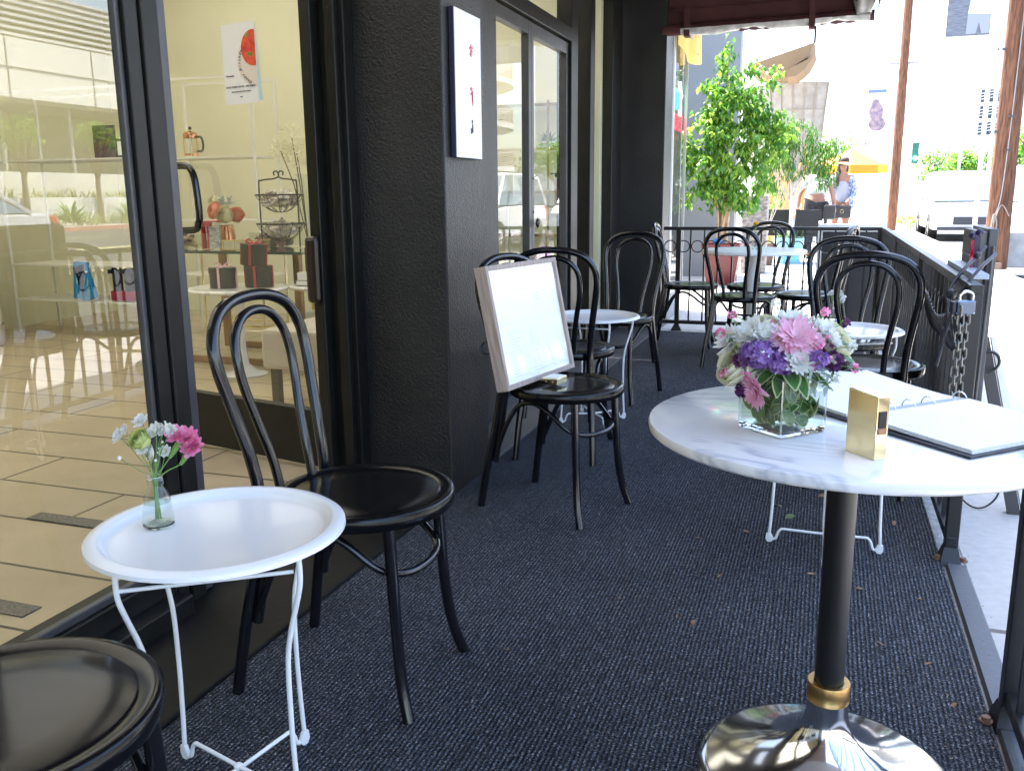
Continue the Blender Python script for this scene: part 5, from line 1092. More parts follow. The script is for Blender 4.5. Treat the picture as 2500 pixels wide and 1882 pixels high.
for i in range(26): leaf(f, Matrix.Translation((-.86 + random.uniform(-.03, .03), 9.7, 0)) @ Matrix.Rotation(random.uniform(0, 6.28), 4, 'Z') @ Matrix.Rotation(random.uniform(.3, 1.3), 4, 'X'), random.uniform(.08, .16), .02)
o = f.build('weed', GREEN, fixn=False); tag(o, 'spiky green weed growing at the foot of the red pot', 'weed')
T = thing('blue_bag', 'crumpled blue bag lying on the soil of the red pot', 'bag', (-1.25, 11.3, .52)); MB().ball((0, 0, 0), (.06, .05, .045), 12).build('bag', mat('blue plastic', (.02, .25, .7), .4), T, smooth=40)

# ------------------------------------------------------------------ cafe furniture and people beyond
def cafe_chair(label, x, y, rz):
    T = thing('cafe_chair', label, 'chair', (x, y, 0), rz, 'black woven cafe chairs on the pavement'); WV = mat('black woven rattan', (.007, .007, .008), .7, bump=.4, bscale=150)
    MB().prism([(-.21, .46), (.21, .46), (.19, .84), (-.19, .84)], .20, .225, 'y').build('backrest', WV, T, bevel=.01); MB().box((-.22, -.22, .42), (.22, .22, .46)).build('seat', WV, T, bevel=.01)
    for s in (-1, 1): 
        MB().tube(smooth_path([(s * .22, .21, 0), (s * .225, .21, .62), (s * .23, .1, .66), (s * .23, -.18, .64), (s * .225, -.21, .56), (s * .22, -.21, 0)], 5), .013, 8).build('leg_frame', CHROME, T, smooth=60)
cafe_chair('left black woven cafe chair, mostly behind the white trunked tree', -.73, 15.6, PI); cafe_chair('right black woven cafe chair with a shiny arm, in front of the bending man', -.30, 15.3, PI + .1)
def skin(name, verts, edges, radii, mat_, parent, sub=2, root=0):
    me = bpy.data.meshes.new(name); me.from_pydata(verts, edges, []); o = bpy.data.objects.new(name, me); COL.objects.link(o)
    sk_ = o.modifiers.new('skin', 'SKIN'); me.skin_vertices[0].data[root].use_root = True
    for i, r in enumerate(radii): 
        r2 = r if isinstance(r, tuple) else (r, r); me.skin_vertices[0].data[i].radius = r2
    sk_.use_smooth_shade = True; sb = o.modifiers.new('subd', 'SUBSURF'); sb.levels = sub; sb.render_levels = sub
    dg = bpy.context.evaluated_depsgraph_get(); m2 = bpy.data.meshes.new_from_object(o.evaluated_get(dg)); bpy.data.objects.remove(o)
    m2.materials.clear(); m2.materials.append(mat_); r = bpy.data.objects.new(name, m2); COL.objects.link(r); r.parent = parent; return r
def chain_edges(*ch):
    e = []
    for c in ch: e += [(c[i], c[i + 1]) for i in range(len(c) - 1)]
    return e
# woman with cap, facing the camera
T = thing('person', 'young woman in a dark cap and blue white patterned jacket holding a black bag', 'person', (.22, 17.0, 0))
V = [(0, 0, .88), (0, .01, 1.05), (0, .01, 1.22), (0, .0, 1.36), (0, -.01, 1.44), (0, -.03, 1.50), (0, -.035, 1.585),
     (-.085, 0, .84), (-.095, -.01, .48), (-.10, .02, .09), (-.10, -.10, .035), (.085, 0, .84), (.095, .0, .48), (.10, .03, .09), (.10, -.09, .035),
     (-.15, .0, 1.35), (-.21, -.02, 1.12), (-.17, -.16, 1.24), (-.155, -.19, 1.31), (.15, .0, 1.35), (.20, .0, 1.10), (.11, -.17, .95), (.06, -.20, .915)]
E_ = chain_edges((0, 1, 2, 3, 4, 5, 6), (0, 7, 8, 9, 10), (0, 11, 12, 13, 14), (3, 15, 16, 17, 18), (3, 19, 20, 21, 22))
Rr = [(.12, .09), (.095, .075), (.115, .085), (.09, .07), .045, .055, (.078, .09), .082, .055, .037, .03, .082, .055, .037, .03, .045, .036, .028, .026, .045, .036, .028, .026]
skin('body', V, E_, Rr, SKIN, T)
f = MB()
for (hx, hy, hz, dx) in ((-.155, -.20, 1.33, .3), (.05, -.21, .90, -.5)):
    for k in range(4): f.tube(smooth_path([(hx + (k - 1.5) * .016, hy, hz), (hx + (k - 1.5) * .019 + dx * .01, hy - .012, hz - .03), (hx + (k - 1.5) * .019 + dx * .02, hy - .004, hz - .055 + .004 * abs(k - 1.5))], 4), .0085, 6)
    f.tube([(hx + .03, hy, hz + .01), (hx + .045, hy - .01, hz - .015)], .0095, 6)
f.build('fingers', SKIN, T, smooth=60)
f = MB(); f.ball((0, -.125, 1.565), (.012, .016, .022), 8); f.build('nose', SKIN, T, smooth=60)
f = MB(); f.ball((-.03, -.108, 1.59), (.012, .006, .006), 8); f.ball((.03, -.108, 1.59), (.012, .006, .006), 8); f.build('eyes', HAIR, T, smooth=60)
MB().ball((0, -.112, 1.525), (.022, .006, .007), 8).build('mouth', mat('lips', (.35, .08, .08), .5), T, smooth=60)
skin('hair', [(0, .03, 1.60), (-.055, .0, 1.57), (-.075, -.02, 1.45), (-.09, -.06, 1.32), (-.085, -.08, 1.20), (.05, .02, 1.54), (.06, .03, 1.44), (0, .05, 1.5)], [(0, 1), (1, 2), (2, 3), (3, 4), (0, 5), (5, 6), (0, 7)], [.085, .045, .04, .038, .02, .045, .03, .06], HAIR, T)
CAPM = mat('dark brown cap', (.05, .02, .02), .7); f = MB(); f.lathe([(.098, 0), (.1, .02), (.092, .06), (.06, .085), (0, .092)], c=(0, -.02, 1.615), n=20)
vs = [(0 + .098 * math.cos(a), -.02 + .098 * math.sin(a), 1.617) for a in [PI + .2 + i * (PI - .4) / 8 for i in range(9)]] + [(.085 * math.cos(a), -.02 + .165 * math.sin(a), 1.605) for a in [PI + .2 + i * (PI - .4) / 8 for i in range(9)]]
f.add(vs, [(i, i + 1, 10 + i, 9 + i) for i in range(8)]); f.build('cap', CAPM, T, smooth=60)
TANK = mat('pale grey top', (.3, .31, .35), .7); skin('vest_top', [(0, 0, .88), (0, .0, 1.05), (0, .0, 1.22), (0, -.005, 1.33)], [(0, 1), (1, 2), (2, 3)], [(.135, .105), (.112, .09), (.128, .10), (.095, .08)], TANK, T)
JK = mat('blue and white patterned jacket', (.45, .47, .52), .8, col2=(.05, .1, .28), vscale=28)
skin('jacket', [(-.10, .03, 1.37), (-.155, .0, 1.34), (-.215, -.02, 1.11), (-.175, -.15, 1.22), (-.12, .04, 1.1), (-.13, .02, .80)], [(0, 1), (1, 2), (2, 3), (0, 4), (4, 5)], [.06, .06, .052, .04, (.055, .08), (.05, .09)], JK, T)
skin('jacket_side', [(.10, .03, 1.37), (.155, .0, 1.34), (.21, .0, 1.09), (.125, -.15, .965), (.12, .04, 1.1), (.14, .02, .78)], [(0, 1), (1, 2), (2, 3), (0, 4), (4, 5)], [.06, .06, .052, .04, (.055, .08), (.05, .09)], JK, T)
skin('shorts', [(0, 0, .88), (-.085, 0, .80), (-.09, 0, .67), (.085, 0, .80), (.09, 0, .67)], [(0, 1), (1, 2), (0, 3), (3, 4)], [(.13, .11), .095, .088, .095, .088], mat('denim shorts', (.5, .52, .58), .8), T)
f = MB()
for s in (-1, 1): f.ball((s * .10, -.05, .03), (.045, .12, .035), 12)
f.build('shoes', CAPM, T, smooth=60)
B = thing('handbag', 'black shoulder bag carried by the woman in the cap', 'bag', (.22, 16.8, .66)); BG = mat('black leather', (.015, .015, .018), .35)
MB().box((-.14, -.05, .0), (.17, .05, .22)).build('body', BG, B, bevel=.03); MB().tube(smooth_path([(-.13, 0, .20), (-.155, .02, .5), (-.15, .08, .74), (-.10, .12, .78)], 5), .008, 8).build('strap', BG, B); MB().tube(circle((.02, -.055, .12), .03, 14, 'y'), .005, 6, closed=True).build('buckle', BRASS, B)
# bending man seen from behind
T = thing('person', 'man in a white shirt and black trousers bending forward, seen from behind', 'person', (-.18, 16.2, 0))
V = [(0, 0, .96), (-.01, .05, 1.08), (-.02, .12, 1.22), (-.02, .18, 1.34), (.0, .26, 1.40), (.02, .32, 1.45),
     (-.095, 0, .90), (-.10, .02, .48), (-.10, -.02, .08), (-.10, .10, .035), (.095, 0, .90), (.10, .02, .48), (.10, -.02, .08), (.10, .10, .035),
     (-.18, .16, 1.32), (-.27, .16, 1.10), (-.30, .24, .92), (-.30, .28, .84), (.17, .16, 1.32), (.235, .08, 1.12), (.275, .02, .93), (.28, .02, .85)]
skin('body', V, chain_edges((0, 1, 2, 3, 4, 5), (0, 6, 7, 8, 9), (0, 10, 11, 12, 13), (3, 14, 15, 16, 17), (3, 18, 19, 20, 21)), [(.12, .10), (.11, .09), (.13, .10), (.10, .09), .055, (.08, .085), .09, .06, .045, .035, .09, .06, .045, .035, .055, .04, .032, .028, .055, .04, .032, .028], SKIN, T)
SH = mat('white shirt', (.45, .45, .41), .8); skin('shirt', [(0, .02, 1.03), (-.01, .07, 1.14), (-.02, .13, 1.25), (-.02, .17, 1.34), (-.18, .16, 1.32), (-.245, .16, 1.17), (.17, .16, 1.32), (.215, .11, 1.20)], [(0, 1), (1, 2), (2, 3), (3, 4), (4, 5), (3, 6), (6, 7)], [(.155, .135), (.15, .13), (.16, .13), (.115, .105), .078, .062, .078, .062], SH, T)
skin('trousers', [(0, 0.02, 1.09), (-.095, 0, .88), (-.10, .03, .46), (-.10, -.02, .09), (.095, 0, .88), (.10, .03, .46), (.10, -.02, .09)], [(0, 1), (1, 2), (2, 3), (0, 4), (4, 5), (5, 6)], [(.162, .142), .13, .085, .065, .13, .085, .065], mat('black trousers', (.012, .012, .018), .8), T)
MB().ball((.02, .34, 1.49), (.085, .095, .09), 16).build('hair', HAIR, T, smooth=60); f = MB()
for s in (-1, 1): f.ball((s * .10, .04, .035), (.048, .13, .038), 12)
f.build('shoes', BG, T, smooth=60)
f = MB()
for (hx, hy, hz) in ((-.30, .29, .82), (.28, .02, .83)):
    for k in range(4): f.tube(smooth_path([(hx + (k - 1.5) * .017, hy, hz + .01), (hx + (k - 1.5) * .022, hy + .006, hz - .03), (hx + (k - 1.5) * .02, hy + .015, hz - .06 + .005 * abs(k - 1.5))], 4), .009, 6)
    f.tube([(hx - .025, hy, hz + .02), (hx - .045, hy + .01, hz - .015)], .010, 6)
f.build('fingers', SKIN, T, smooth=60)
MB().tube(smooth_path([(-.12, .04, 1.38), (-.03, -.05, 1.24), (.10, -.13, 1.08), (.20, -.12, .92)], 5), .006, 6).build('cross_strap', mat('grey strap', (.25, .25, .28), .6), T)
T = thing('shoulder_bag', 'black bag hanging at the hip of the bending man', 'bag', (.03, 16.05, .76)); MB().box((-.09, -.09, -.1), (.10, .0, .14)).build('body', BG, T, bevel=.03)
T = thing('pavement_umbrella', 'orange and yellow cafe umbrella open behind the woman', 'umbrella', (.42, 22, 0))
f = MB(); n_ = 8
for i in range(n_):
    a, b = 2 * PI * i / n_, 2 * PI * (i + 1) / n_; R2 = .8
    f.add([(0, 0, 2.05), (R2 * math.cos(a), R2 * math.sin(a), 1.68), (R2 * math.cos(b), R2 * math.sin(b), 1.68), (R2 * math.cos(b), R2 * math.sin(b), 1.52), (R2 * math.cos(a), R2 * math.sin(a), 1.52)], [(0, 1, 2), (1, 4, 3, 2)], i % 2)
f.build('canopy', [mat('orange canvas', (.75, .22, .01), .7, trans=0), mat('yellow canvas', (.8, .38, .02), .7, trans=0)], T, fixn=False); MB().tube([(0, 0, 0), (0, 0, 2.05)], .02, 8).build('pole', WHITEPL, T)

# ------------------------------------------------------------------ structures beyond
T = thing('curved_canopy', 'tan curved roof canopies over the far building', 'canopy', (-1, 19, 3.3)); TN = mat('tan soffit', (.2, .13, .065), .7)
f = MB()
def sheet(mb, pts, y0, dy, th): mb.prism([(p[0], p[1]) for p in pts], y0, y0 + dy, 'y')
sheet(f, [(-1.6, 3.45), (-.40, 3.80), (-.52, 3.55), (-.78, 3.38), (-1.06, 3.30)], 18.2, 2.5, .1); f.build('upper_canopy', TN, T, world=True)
f = MB(); sheet(f, [(-.86, 3.32), (-.40, 3.53), (-.56, 3.30), (-.70, 3.20), (-.86, 3.18)], 18.0, 1.2, .1); f.build('lower_canopy', TN, T, world=True)
T = thing('shingled_tower', 'curved shingled grey wall of the far building', 'building', (-.8, 21.5, 0)); ns = 20; vs = []; fs = []
for i in range(ns + 1):
    t = i / ns; a = PI * (1.02 + .62 * t)
    for j in range(9):
        z = 1.2 + 2.1 * j / 8; R2 = 1.0 + .25 * (j / 8) ** 2; vs.append((-.65 + R2 * math.cos(a), 21.2 + R2 * math.sin(a), z))
for i in range(ns):
    for j in range(8): fs.append((i * 9 + j, i * 9 + 9 + j, i * 9 + 10 + j, i * 9 + 1 + j))
MB().add(vs, fs).build('shingles', mat('grey shingles', (.26, .24, .21), .8, col2=(.36, .33, .3), vscale=5, bump=.3), T, world=True, smooth=60)
f = MB()
for i in range(0, ns + 1, 2): f.tube([Vector(vs[i * 9 + j]) + Vector((0, -.02, 0)) for j in range(9)], .012, 5)
for j in range(0, 9, 2): f.tube([Vector(vs[i * 9 + j]) + Vector((0, -.02, 0)) for i in range(ns + 1)], .006, 4)
f.build('cable', mat('tower rope', (.3, .25, .2), .8), T, world=True)
o = MB().box((-9, 22.6, 0), (-.5, 30, 2.9)).build('far_building', mat('white render', (.75, .74, .7), .8, var=.04)); tag(o, 'white building beyond the shingled tower', 'building')
# utility pole with conduit
T = thing('utility_pole', 'thick brown wooden utility pole with cables and a white conduit', 'utility pole', (2.335, 14.6, 0))
PB = mat('weathered brown pole', (.075, .028, .014), .85, col2=(.20, .085, .04), vscale=6, stretch=(6, 6, .7), bump=.6, bscale=14, detail=10)
MB().lathe([(.165, 0), (.155, 1.5), (.148, 4), (.13, 9)], n=32).build('pole', PB, T, smooth=60)
MB().tube([(-.20, -.06, 1.0), (-.205, -.06, 4), (-.2, -.06, 8.5)], .028, 12).build('conduit', mat('white pvc pipe', (.8, .82, .85), .4), T, smooth=60)
f = MB().tube(smooth_path([(-.05, -.16, .25), (-.09, -.165, .7), (-.03, -.16, 1.0), (.0, -.16, 1.8), (.02, -.158, 3), (.06, -.155, 6)], 5), .008, 6); f.build('cable', mat('grey cable', (.3, .29, .28), .6), T, smooth=60)
f = MB()
for z in (1.65, 2.1): f.box((-.04, -.175, z), (.05, -.155, z + .02))
for z in (1.9, 3.0): f.box((-.24, -.08, z), (-.1, -.05, z + .03))
f.build('clamp', GREYFR, T)
f = MB(); f.tube(smooth_path([(-.08, -.17, .08), (-.10, -.19, .35), (-.05, -.18, .62), (-.10, -.18, .78), (-.12, -.18, .45)], 6), .011, 6); f.tube(smooth_path([(-.02, -.18, .05), (-.06, -.19, .3), (-.11, -.18, .5), (-.02, -.18, .9), (.10, -.15, .75)], 6), .009, 6); f.build('loose_cable', mat('pale cable', (.25, .22, .19), .6), T, smooth=60); MB().box((-.10, -.24, .0), (.06, -.17, .10)).build('junction_box', mat('rust box', (.2, .12, .08), .8), T, bevel=.01)
o = bx((2.50, 14.8, 0), (2.95, 15.3, .52)).build('concrete_block', CONC, bevel=.02); tag(o, 'pale concrete block standing at the foot of the thick utility pole', 'block')
T = thing('utility_pole', 'slender brown utility pole with crossarm farther down the pavement', 'utility pole', (1.79, 28.6, 0)); MB().lathe([(.13, 0), (.12, 5), (.10, 12)], n=20).build('pole', PB, T, smooth=60); PH = mat('pole hardware', (.3, .28, .36), .7); MB().box((-.4, -.05, 4.6), (.4, .05, 4.66)).build('crossarm', PH, T); MB().box((-.9, -.05, 7.4), (.9, .05, 7.5)).build('crossarm', PH, T)
for x, y, h in ((3.2, 60, 9), (6.3, 52, 8), (.3, 40, 7)):
    o = MB().lathe([(.1, 0), (.07, h), (0, h)], c=(x, y, 0), n=12).build('street_lamp_post', mat('lamp post grey', (.5, .47, .5), .6)); tag(o, {9: 'thin grey post beside the slender utility pole', 8: 'thin grey post in front of the street trees', 7: 'thin grey post above the orange umbrella'}[h], 'post', 'thin posts down the street')
def sbanner(label, x0, x1, y, z0, z1, fig):
    T = thing('street_banner', label, 'banner', ((x0 + x1) / 2, y, 0)); MB().box((x0, y, z0), (x1, y + .02, z1)).build('cloth', mat('banner cloth', (.62, .62, .68), .8), T, world=True); MB().tube([(x0 - .06, y, 0), (x0 - .06, y, z1 + 1.2)], .05, 8).build('pole', mat('banner pole', (.62, .6, .66), .5), T, world=True)
    if fig:
        f = MB(); cx_ = (x0 + x1) / 2; f.ball((cx_ - .03, y - .01, z1 - .42), (.12, .01, .14), 14); f.ball((cx_ + .08, y - .012, z0 + .62), (.11, .01, .12), 14); f.ball((cx_, y - .008, z0 + .70), (.20, .008, .26), 14); f.ball((cx_ + .05, y - .01, z0 + .35), (.24, .008, .2), 14); f.build('printed_figures', mat('banner print', (.16, .12, .17), .7, col2=(.35, .25, .25), vscale=9), T, world=True)
        MB().box((x0, y - .006, z1 - .1), (x1, y - .002, z1)).build('header', mat('banner blue', (.12, .16, .28), .7), T, world=True)
    else:
        f = MB(); f.box((x0, y - .006, z0 + .1), (x0 + .14, y - .002, z1)); f.box((x1 - .25, y - .006, z0 + .35), (x1 - .02, y - .002, z0 + .55)); f.build('printed_band', mat('banner dark', (.4, .38, .46), .7), T, world=True)
sbanner('pale street banner printed with two dark figures', .95, 1.47, 30, 2.75, 4.1, True); sbanner('narrow street banner behind the slender utility pole', 1.66, 2.09, 30.2, 2.75, 4.1, False)
T = thing('hanging_poster', 'grey street poster of trousers and a white shirt hanging at the top edge', 'poster', (1.65, 14, 3.1)); MB().box((1.365, 14, 3.14), (1.90, 14.02, 4.4)).build('sheet', mat('grey poster', (.11, .12, .14), .7, col2=(.2, .21, .24), vscale=10, stretch=(1, 1, 8)), T, world=True); f = MB(); f.prism([(1.62, 3.42), (1.90, 3.40), (1.90, 3.75), (1.66, 3.75)], 13.99, 13.998, 'y'); f.build('printed_shirt', PAPER, T, world=True); f = MB(); f.prism([(1.61, 3.16), (1.73, 3.16), (1.76, 3.3), (1.8, 3.16), (1.89, 3.16), (1.90, 3.40), (1.62, 3.42)], 13.99, 13.998, 'y'); f.build('printed_trousers', mat('poster grey', (.3, .31, .34), .7), T, world=True); MB().tube([(1.95, 14.02, 0), (1.95, 14.02, 4.5)], .03, 8).build('pole', WHITEPL, T, world=True)
# traffic signals
T = thing('traffic_light', 'small traffic light on a white mast in front of the street trees', 'traffic light', (4.8, 40, 0)); MB().tube([(0, 0, 0), (0, 0, 2.6), (-1.6, 0, 3.0)], .06, 8).build('mast', WHITEPL, T); MB().box((-1.75, -.1, 2.2), (-1.5, .1, 3.0)).build('housing', mat('signal green', (.02, .12, .09), .5), T, bevel=.02); MB().ball((-1.62, -.11, 2.4), .09, 10).build('lamp', neon('green signal', (.1, .9, .6), 2), T)
# street trees
def street_tree(label, x, y, h, R2, nn, grp='street trees'):
    T = thing('street_tree', label, 'tree', (x, y, 0), 0, grp); f = MB()
    f.tube(smooth_path([(0, 0, 0), (.05, 0, h * .3), (0, 0, h * .6)], 4), [.13 * (1 - .05 * i) for i in range(9)], 8)
    for i in range(6):
        a = i * 1.05; f.tube([(0, 0, h * .35), (.4 * R2 * math.cos(a), .4 * R2 * math.sin(a), h * .6), (.8 * R2 * math.cos(a), .8 * R2 * math.sin(a), h * .8)], [.06, .04, .015], 6)
    f.build('trunk', mat('tree bark', (.18, .13, .1), .9) if 'tree bark' not in bpy.data.materials else bpy.data.materials['tree bark'], T, smooth=60)
    b = [(random.uniform(-.6, .6) * R2, random.uniform(-.6, .6) * R2, h * .68 + random.uniform(-.2, .3) * R2, R2 * .5, R2 * .5, R2 * .42) for _ in range(9)]
    crown('crown', T, b, nn, .22, .12, [LEAFA, LEAFB], .4)
street_tree('rounded green street tree at the left of the far row', 4.9, 46, 2.9, 1.0, 900); street_tree('rounded green street tree in the middle of the far row', 5.9, 45, 3.3, 1.1, 1100); street_tree('taller street tree at the right of the far row', 6.9, 44, 3.6, 1.2, 1200); street_tree('street tree right of the thick utility pole', 7.2, 36, 3.8, 1.5, 1500); street_tree('pale yellow green street tree rising behind the far row', 6.1, 62, 4.6, 1.5, 900); street_tree('small tree behind the orange umbrella', .3, 44, 4.2, 1.5, 900)
# low planting in the distance
T = thing('kerb_shrub', 'small yellow green shrub on the far pavement', 'plant', (2.6, 34, 0)); crown('foliage', T, [(0, 0, .15, .5, .4, .25)], 220, .12, .05, [LEAFB, LEAFB])
# red fascia with lettering behind right tree
T = thing('red_awning_sign', 'red shop fascia seen to the right of the thick utility pole', 'sign', (8.3, 44, 1.6)); MB().box((7.4, 44, 1.6), (9.2, 44.1, 2.0)).build('board', mat('red board', (.7, .02, .03), .5), T, world=True)

# ------------------------------------------------------------------ cars
def make_car(label, x, y, rz, paint, suv=True, grp='white vehicles on the street'):
    T = thing('parked_car', label, 'car', (x, y, -.14), rz, grp); Lh, Wd, Hh = (4.7, .93, 1.75) if suv else (4.6, .9, 1.42)
    # side profile: x along length (front = +), z up
    low = [(-Lh / 2, .35), (-Lh / 2 + .05, .75), (-Lh / 2 + .1, 1.0), (-.2, 1.02), (1.0, 1.0), (1.9, .92), (Lh / 2 - .08, .72), (Lh / 2, .5), (Lh / 2 - .05, .28), (-Lh / 2 + .1, .26)]
    def loft(prof, w0, w1, z0, z1):
        mb = MB(); k = len(prof); vs = []
        for s, q in ((-1, 1), (-1, .93), (1, .93), (1, 1)):
            pass
        st = [(-1.0, .94), (-.93, 1.0), (.93, 1.0), (1.0, .94)]
        cx_ = sum(p[0] for p in prof) / k; cz_ = sum(p[1] for p in prof) / k
        for s, sc in st:
            for px_, pz in prof:
                t = (pz - z0) / max(1e-6, z1 - z0); w_ = w0 + (w1 - w0) * min(1, max(0, t)); vs.append((cx_ + (px_ - cx_) * sc, s * w_, cz_ + (pz - cz_) * sc))
        fs = [tuple(range(k)), tuple(3 * k + i for i in range(k - 1, -1, -1))]
        for a in range(3):
            for i in range(k): fs.append((a * k + i, a * k + (i + 1) % k, a * k + k + (i + 1) % k, a * k + k + i))
        return mb.add(vs, fs)
    loft(low, Wd, Wd * .96, .3, 1.0).build('body', paint, T, smooth=35, bevel=.03)
    hi = [(-Lh / 2 + .12, 1.0), (-Lh / 2 + .45, Hh - .07), (-1.0, Hh), (.3, Hh), (.62, Hh - .06), (1.45, 1.0)] if suv else [(-1.75, 1.0), (-1.1, Hh - .03), (-.5, Hh), (.3, Hh - .02), (1.3, 1.0)]
    CG = bpy.data.materials.get('car glass') or mat('car glass', (.10, .16, .22), .05, spec=1, coat=1)
    gh = loft(hi, Wd * .95, Wd * .78, 1.0, Hh).build('window', CG, T, smooth=35)
    roofp = [(p[0] * .98, p[1] + .012) for p in hi if p[1] > Hh - .1]; 
    rf = MB().prism([(roofp[0][0], Hh - .06), (roofp[0][0] + .05, Hh + .01), (roofp[-1][0] - .1, Hh + .01), (roofp[-1][0] + .03, Hh - .06)], -Wd * .80, Wd * .80, 'y').build('roof', paint, T, bevel=.02)
    for s in (-1, 1):
        for px_ in (-.95, .2) if suv else (-.3,): MB().box((px_ - .04, s * Wd * .84 - .06, 1.0), (px_ + .04, s * Wd * .84 + .06, Hh - .03)).build('pillar', paint, T)
        a, b = hi[-1], hi[-2]; MB().tube([(a[0], s * Wd * .93, a[1]), (b[0], s * Wd * .79, b[1])], .04, 6).build('pillar', paint, T); a, b = hi[0], hi[1]; MB().tube([(a[0], s * Wd * .93, a[1]), (b[0], s * Wd * .79, b[1])], .05, 6).build('pillar', paint, T)
    for px_ in (-1.4, 1.45):
        for s in (-1, 1):
            Mw = Matrix.Translation((px_, s * (Wd - .09), .34)) @ Matrix.Rotation(PI / 2, 4, 'X')
            wh_ = MB().lathe([(.2, -.11), (.33, -.11), (.345, -.08), (.345, .08), (.33, .11), (.2, .11)], n=28, M=Mw).build('wheel', bpy.data.materials.get('tyre') or mat('tyre', (.02, .02, .02), .8), T, smooth=40)
            MB().lathe([(0, -.09), (.2, -.10), (.21, .10), (0, .09)], n=20, M=Mw).build('rim', CHROME, wh_, smooth=40)
    f = MB(); f.box((Lh / 2 - .06, -.45, .42), (Lh / 2 + .01, .45, .62)); f.box((Lh / 2 - .1, -.8, .28), (Lh / 2 + .012, .8, .36)); f.build('grille', mat('dark grille', (.05, .05, .06), .4), T)
    for s in (-1, 1):
        MB().box((Lh / 2 - .15, s * .72 - .14, .60), (Lh / 2 - .02, s * .72 + .14, .74)).build('headlight', mat('headlight', (.6, .62, .65), .1), T, bevel=.02); MB().box((-Lh / 2 - .01, s * .76 - .12, .7), (-Lh / 2 + .1, s * .76 + .12, .95)).build('tail_light', mat('tail light', (.6, .03, .03), .2), T, bevel=.02)
    return T
WP = mat('white car paint', (.82, .83, .84), .25, coat=.6); SP = mat('silver car paint', (.5, .52, .54), .3, coat=.5)
make_car('white car parked at the kerb facing us, left of the thick utility pole', 3.45, 27.5, -PI / 2, WP); make_car('white car right of the thick utility pole', 4.55, 20.5, -PI / 2, WP)
make_car('silver saloon on the street, seen only as a reflection in the near window', 11.3, 11.0, -PI / 2, SP, False, 'cars reflected in the shop windows'); make_car('white car farther down the street beyond the parked one', 5.9, 42, PI / 2, WP)

# ------------------------------------------------------------------ opposite side of the street (seen in the window reflections)
WR = mat('white facade panel', (.72, .72, .68), .7, var=.03)
struct('sidewalk', bx((25.6, -20, -.15), (28.5, 200, 0)), [WALKM]); o = struct('kerb', bx((25.45, -20, -.15), (25.6, 200, .02)), mat('red kerb', (.5, .2, .16), .8, var=.2))
T = thing('planter_wall', 'long white stepped planter wall across the street', 'wall', (29, 30, 0)); f = MB(); f.box((28.2, -5, 0), (28.5, 60, 1.2)); f.box((30.0, -5, 0), (30.3, 60, 2.3)); f.build('wall', WR, T, world=True); f = MB(); f.box((28.5, -5, 0), (30, 60, 1.0)); f.build('soil', mat('planter soil', (.12, .09, .06), .9), T, world=True)
random.seed(55)
f = MB()
for i in range(2600):
    y = random.uniform(5, 55); x = random.choice([random.uniform(26.6, 28.0), random.uniform(28.7, 29.8)]); z = 0 if x < 28.3 else 1.0
    leaf(f, Matrix.Translation((x, y, z)) @ Matrix.Rotation(random.uniform(0, 6.28), 4, 'Z') @ Matrix.Rotation(random.uniform(.6, 1.5), 4, 'X'), random.uniform(.4, .8), .07)
o = f.build('ornamental_grass', mat('dry grass', (.3, .34, .12), .8, trans=.3), fixn=False); tag(o, 'ornamental grasses in the planters across the street', 'grass', kind='stuff')
for k, (x, y) in enumerate(((27.3, 23.5), (27.3, 26.2), (27.3, 30.5), (27.3, 34), (27.3, 38))):
    f = MB()
    for i in range(46): leaf(f, Matrix.Rotation(random.uniform(0, 6.28), 4, 'Z') @ Matrix.Rotation(random.uniform(.1, 1.4), 4, 'X'), random.uniform(.8, 1.2), .14, 0, .1)
    o = f.build('agave', GREEN if k else GREEN, fixn=False); o.location = (x, y, .1); tag(o, ['spiky agave nearest the silver saloon, across the street', 'second spiky agave along the far kerb', 'middle spiky agave along the far kerb', 'fourth spiky agave along the far kerb', 'farthest spiky agave along the far kerb'][k], 'plant', 'agaves across the street')
T = thing('office_building', 'long white building with louvres across the street', 'building', (34, 30, 0))
f = MB(); f.box((31.5, -10, 5.6), (44, 58, 8.2)); f.build('fascia', WR, T, world=True); f = MB()
for z in (6.9,): f.box((31.46, -10, z), (31.499, 58, z + .04))
for y in range(-8, 58, 5): f.box((31.46, y, 5.6), (31.497, y + .04, 8.2))
f.build('panel_joint', mat('panel joint', (.25, .25, .23), .8), T, world=True)
f = MB()
for i in range(8): f.box((31.6, -10, 8.3 + i * .28), (31.9, 58, 8.42 + i * .28))
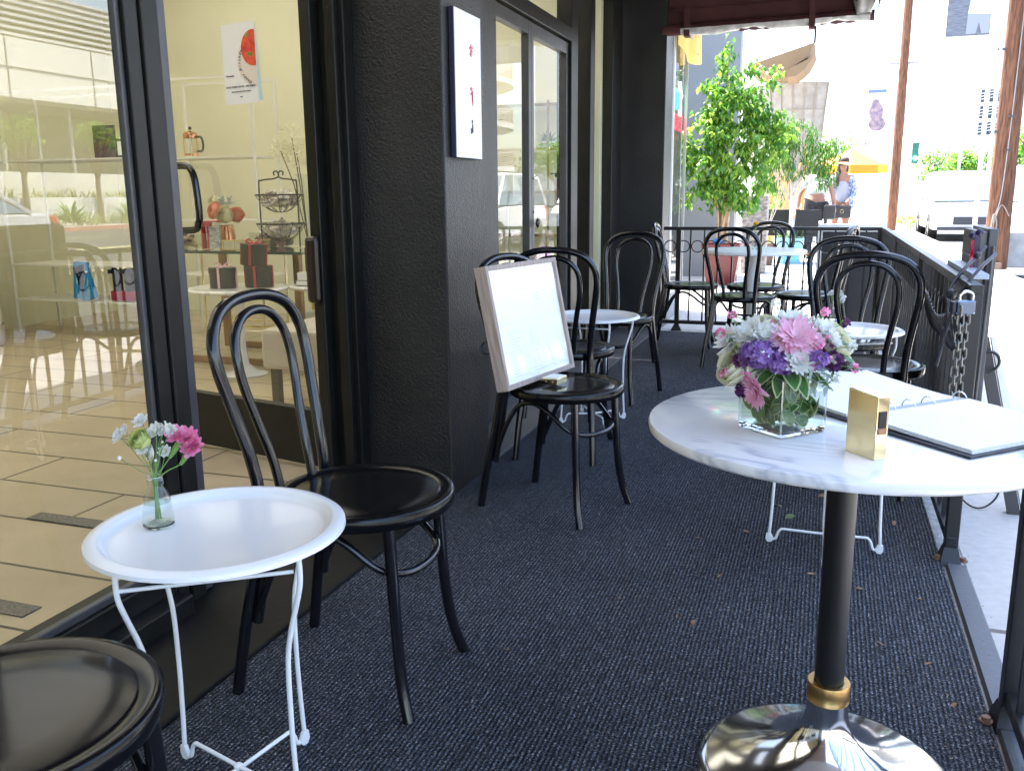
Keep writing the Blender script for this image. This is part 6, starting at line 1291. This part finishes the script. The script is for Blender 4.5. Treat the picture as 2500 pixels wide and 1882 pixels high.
f.build('louvre', mat('louvre metal', (.6, .6, .6), .5), T, world=True); bx((32.2, -10, 8.2), (44, 58, 10.4)).build('upper_wall', mat('louvre shade', (.18, .18, .17), .8), T, world=True)
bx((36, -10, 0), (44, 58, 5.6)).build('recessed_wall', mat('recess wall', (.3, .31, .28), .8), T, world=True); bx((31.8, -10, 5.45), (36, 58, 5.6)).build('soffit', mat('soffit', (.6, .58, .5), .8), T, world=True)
f = MB()
for y in range(-8, 58, 4): f.tube([(32.3, y, 0), (32.3, y, 5.5)], .12, 12)
f.build('column', mat('column grey', (.45, .45, .42), .7), T, world=True)
for i, y in enumerate((22, 25.5, 29, 33, 37.5)):
    street_tree(['young tree across the street', 'young tree across the street nearest the agaves', 'middle young tree across the street', 'young tree across the street by the planter', 'farthest young tree across the street'][i], 28.0, y, 5.6, 1.25, 700, 'young trees across the street')
T = thing('parking_garage', 'round parking garage with slatted balconies across the street', 'building', (33, 74, 0)); 
for lv_ in range(5):
    z = 3.0 + 3.6 * lv_; MB().lathe([(0, z), (10, z), (10.3, z + .1), (10.3, z + .5), (0, z + .5)], n=48).build('deck', WR, T, smooth=30)
    f = MB()
    for q in range(7): f.lathe([(10.15, z + .55 + q * .2), (10.2, z + .55 + q * .2), (10.2, z + .65 + q * .2), (10.15, z + .65 + q * .2), (10.15, z + .55 + q * .2)], n=48)
    f.build('slatted_balcony', mat('tan slats', (.5, .42, .33), .7), T, smooth=30)
MB().lathe([(8.5, 0), (8.5, 20)], n=32).build('core', mat('garage shade', (.15, .14, .13), .8), T, smooth=30)
T = thing('tower_block', 'white far building with dark openings and stair rails', 'building', (12, 95, 0)); bx((9.0, 92, 0), (26, 110, 30)).build('wall', mat('bright white render', (.92, .92, .9), .8), T, world=True)
f = MB(); 
for z in (6.0, 7.4, 8.8): f.box((12.3, 91.9, z), (13.9, 91.98, z + 1.05))
f.build('opening', mat('dark opening', (.05, .06, .08), .5), T, world=True); f = MB()
for z in (6.0, 7.4, 8.8):
    for k in range(3): f.tube([(12.2, 91.7, z + .2 + .25 * k), (14.0, 91.7, z + .5 + .25 * k)], .04, 5)
f.build('rail', WHITEPL, T, world=True)
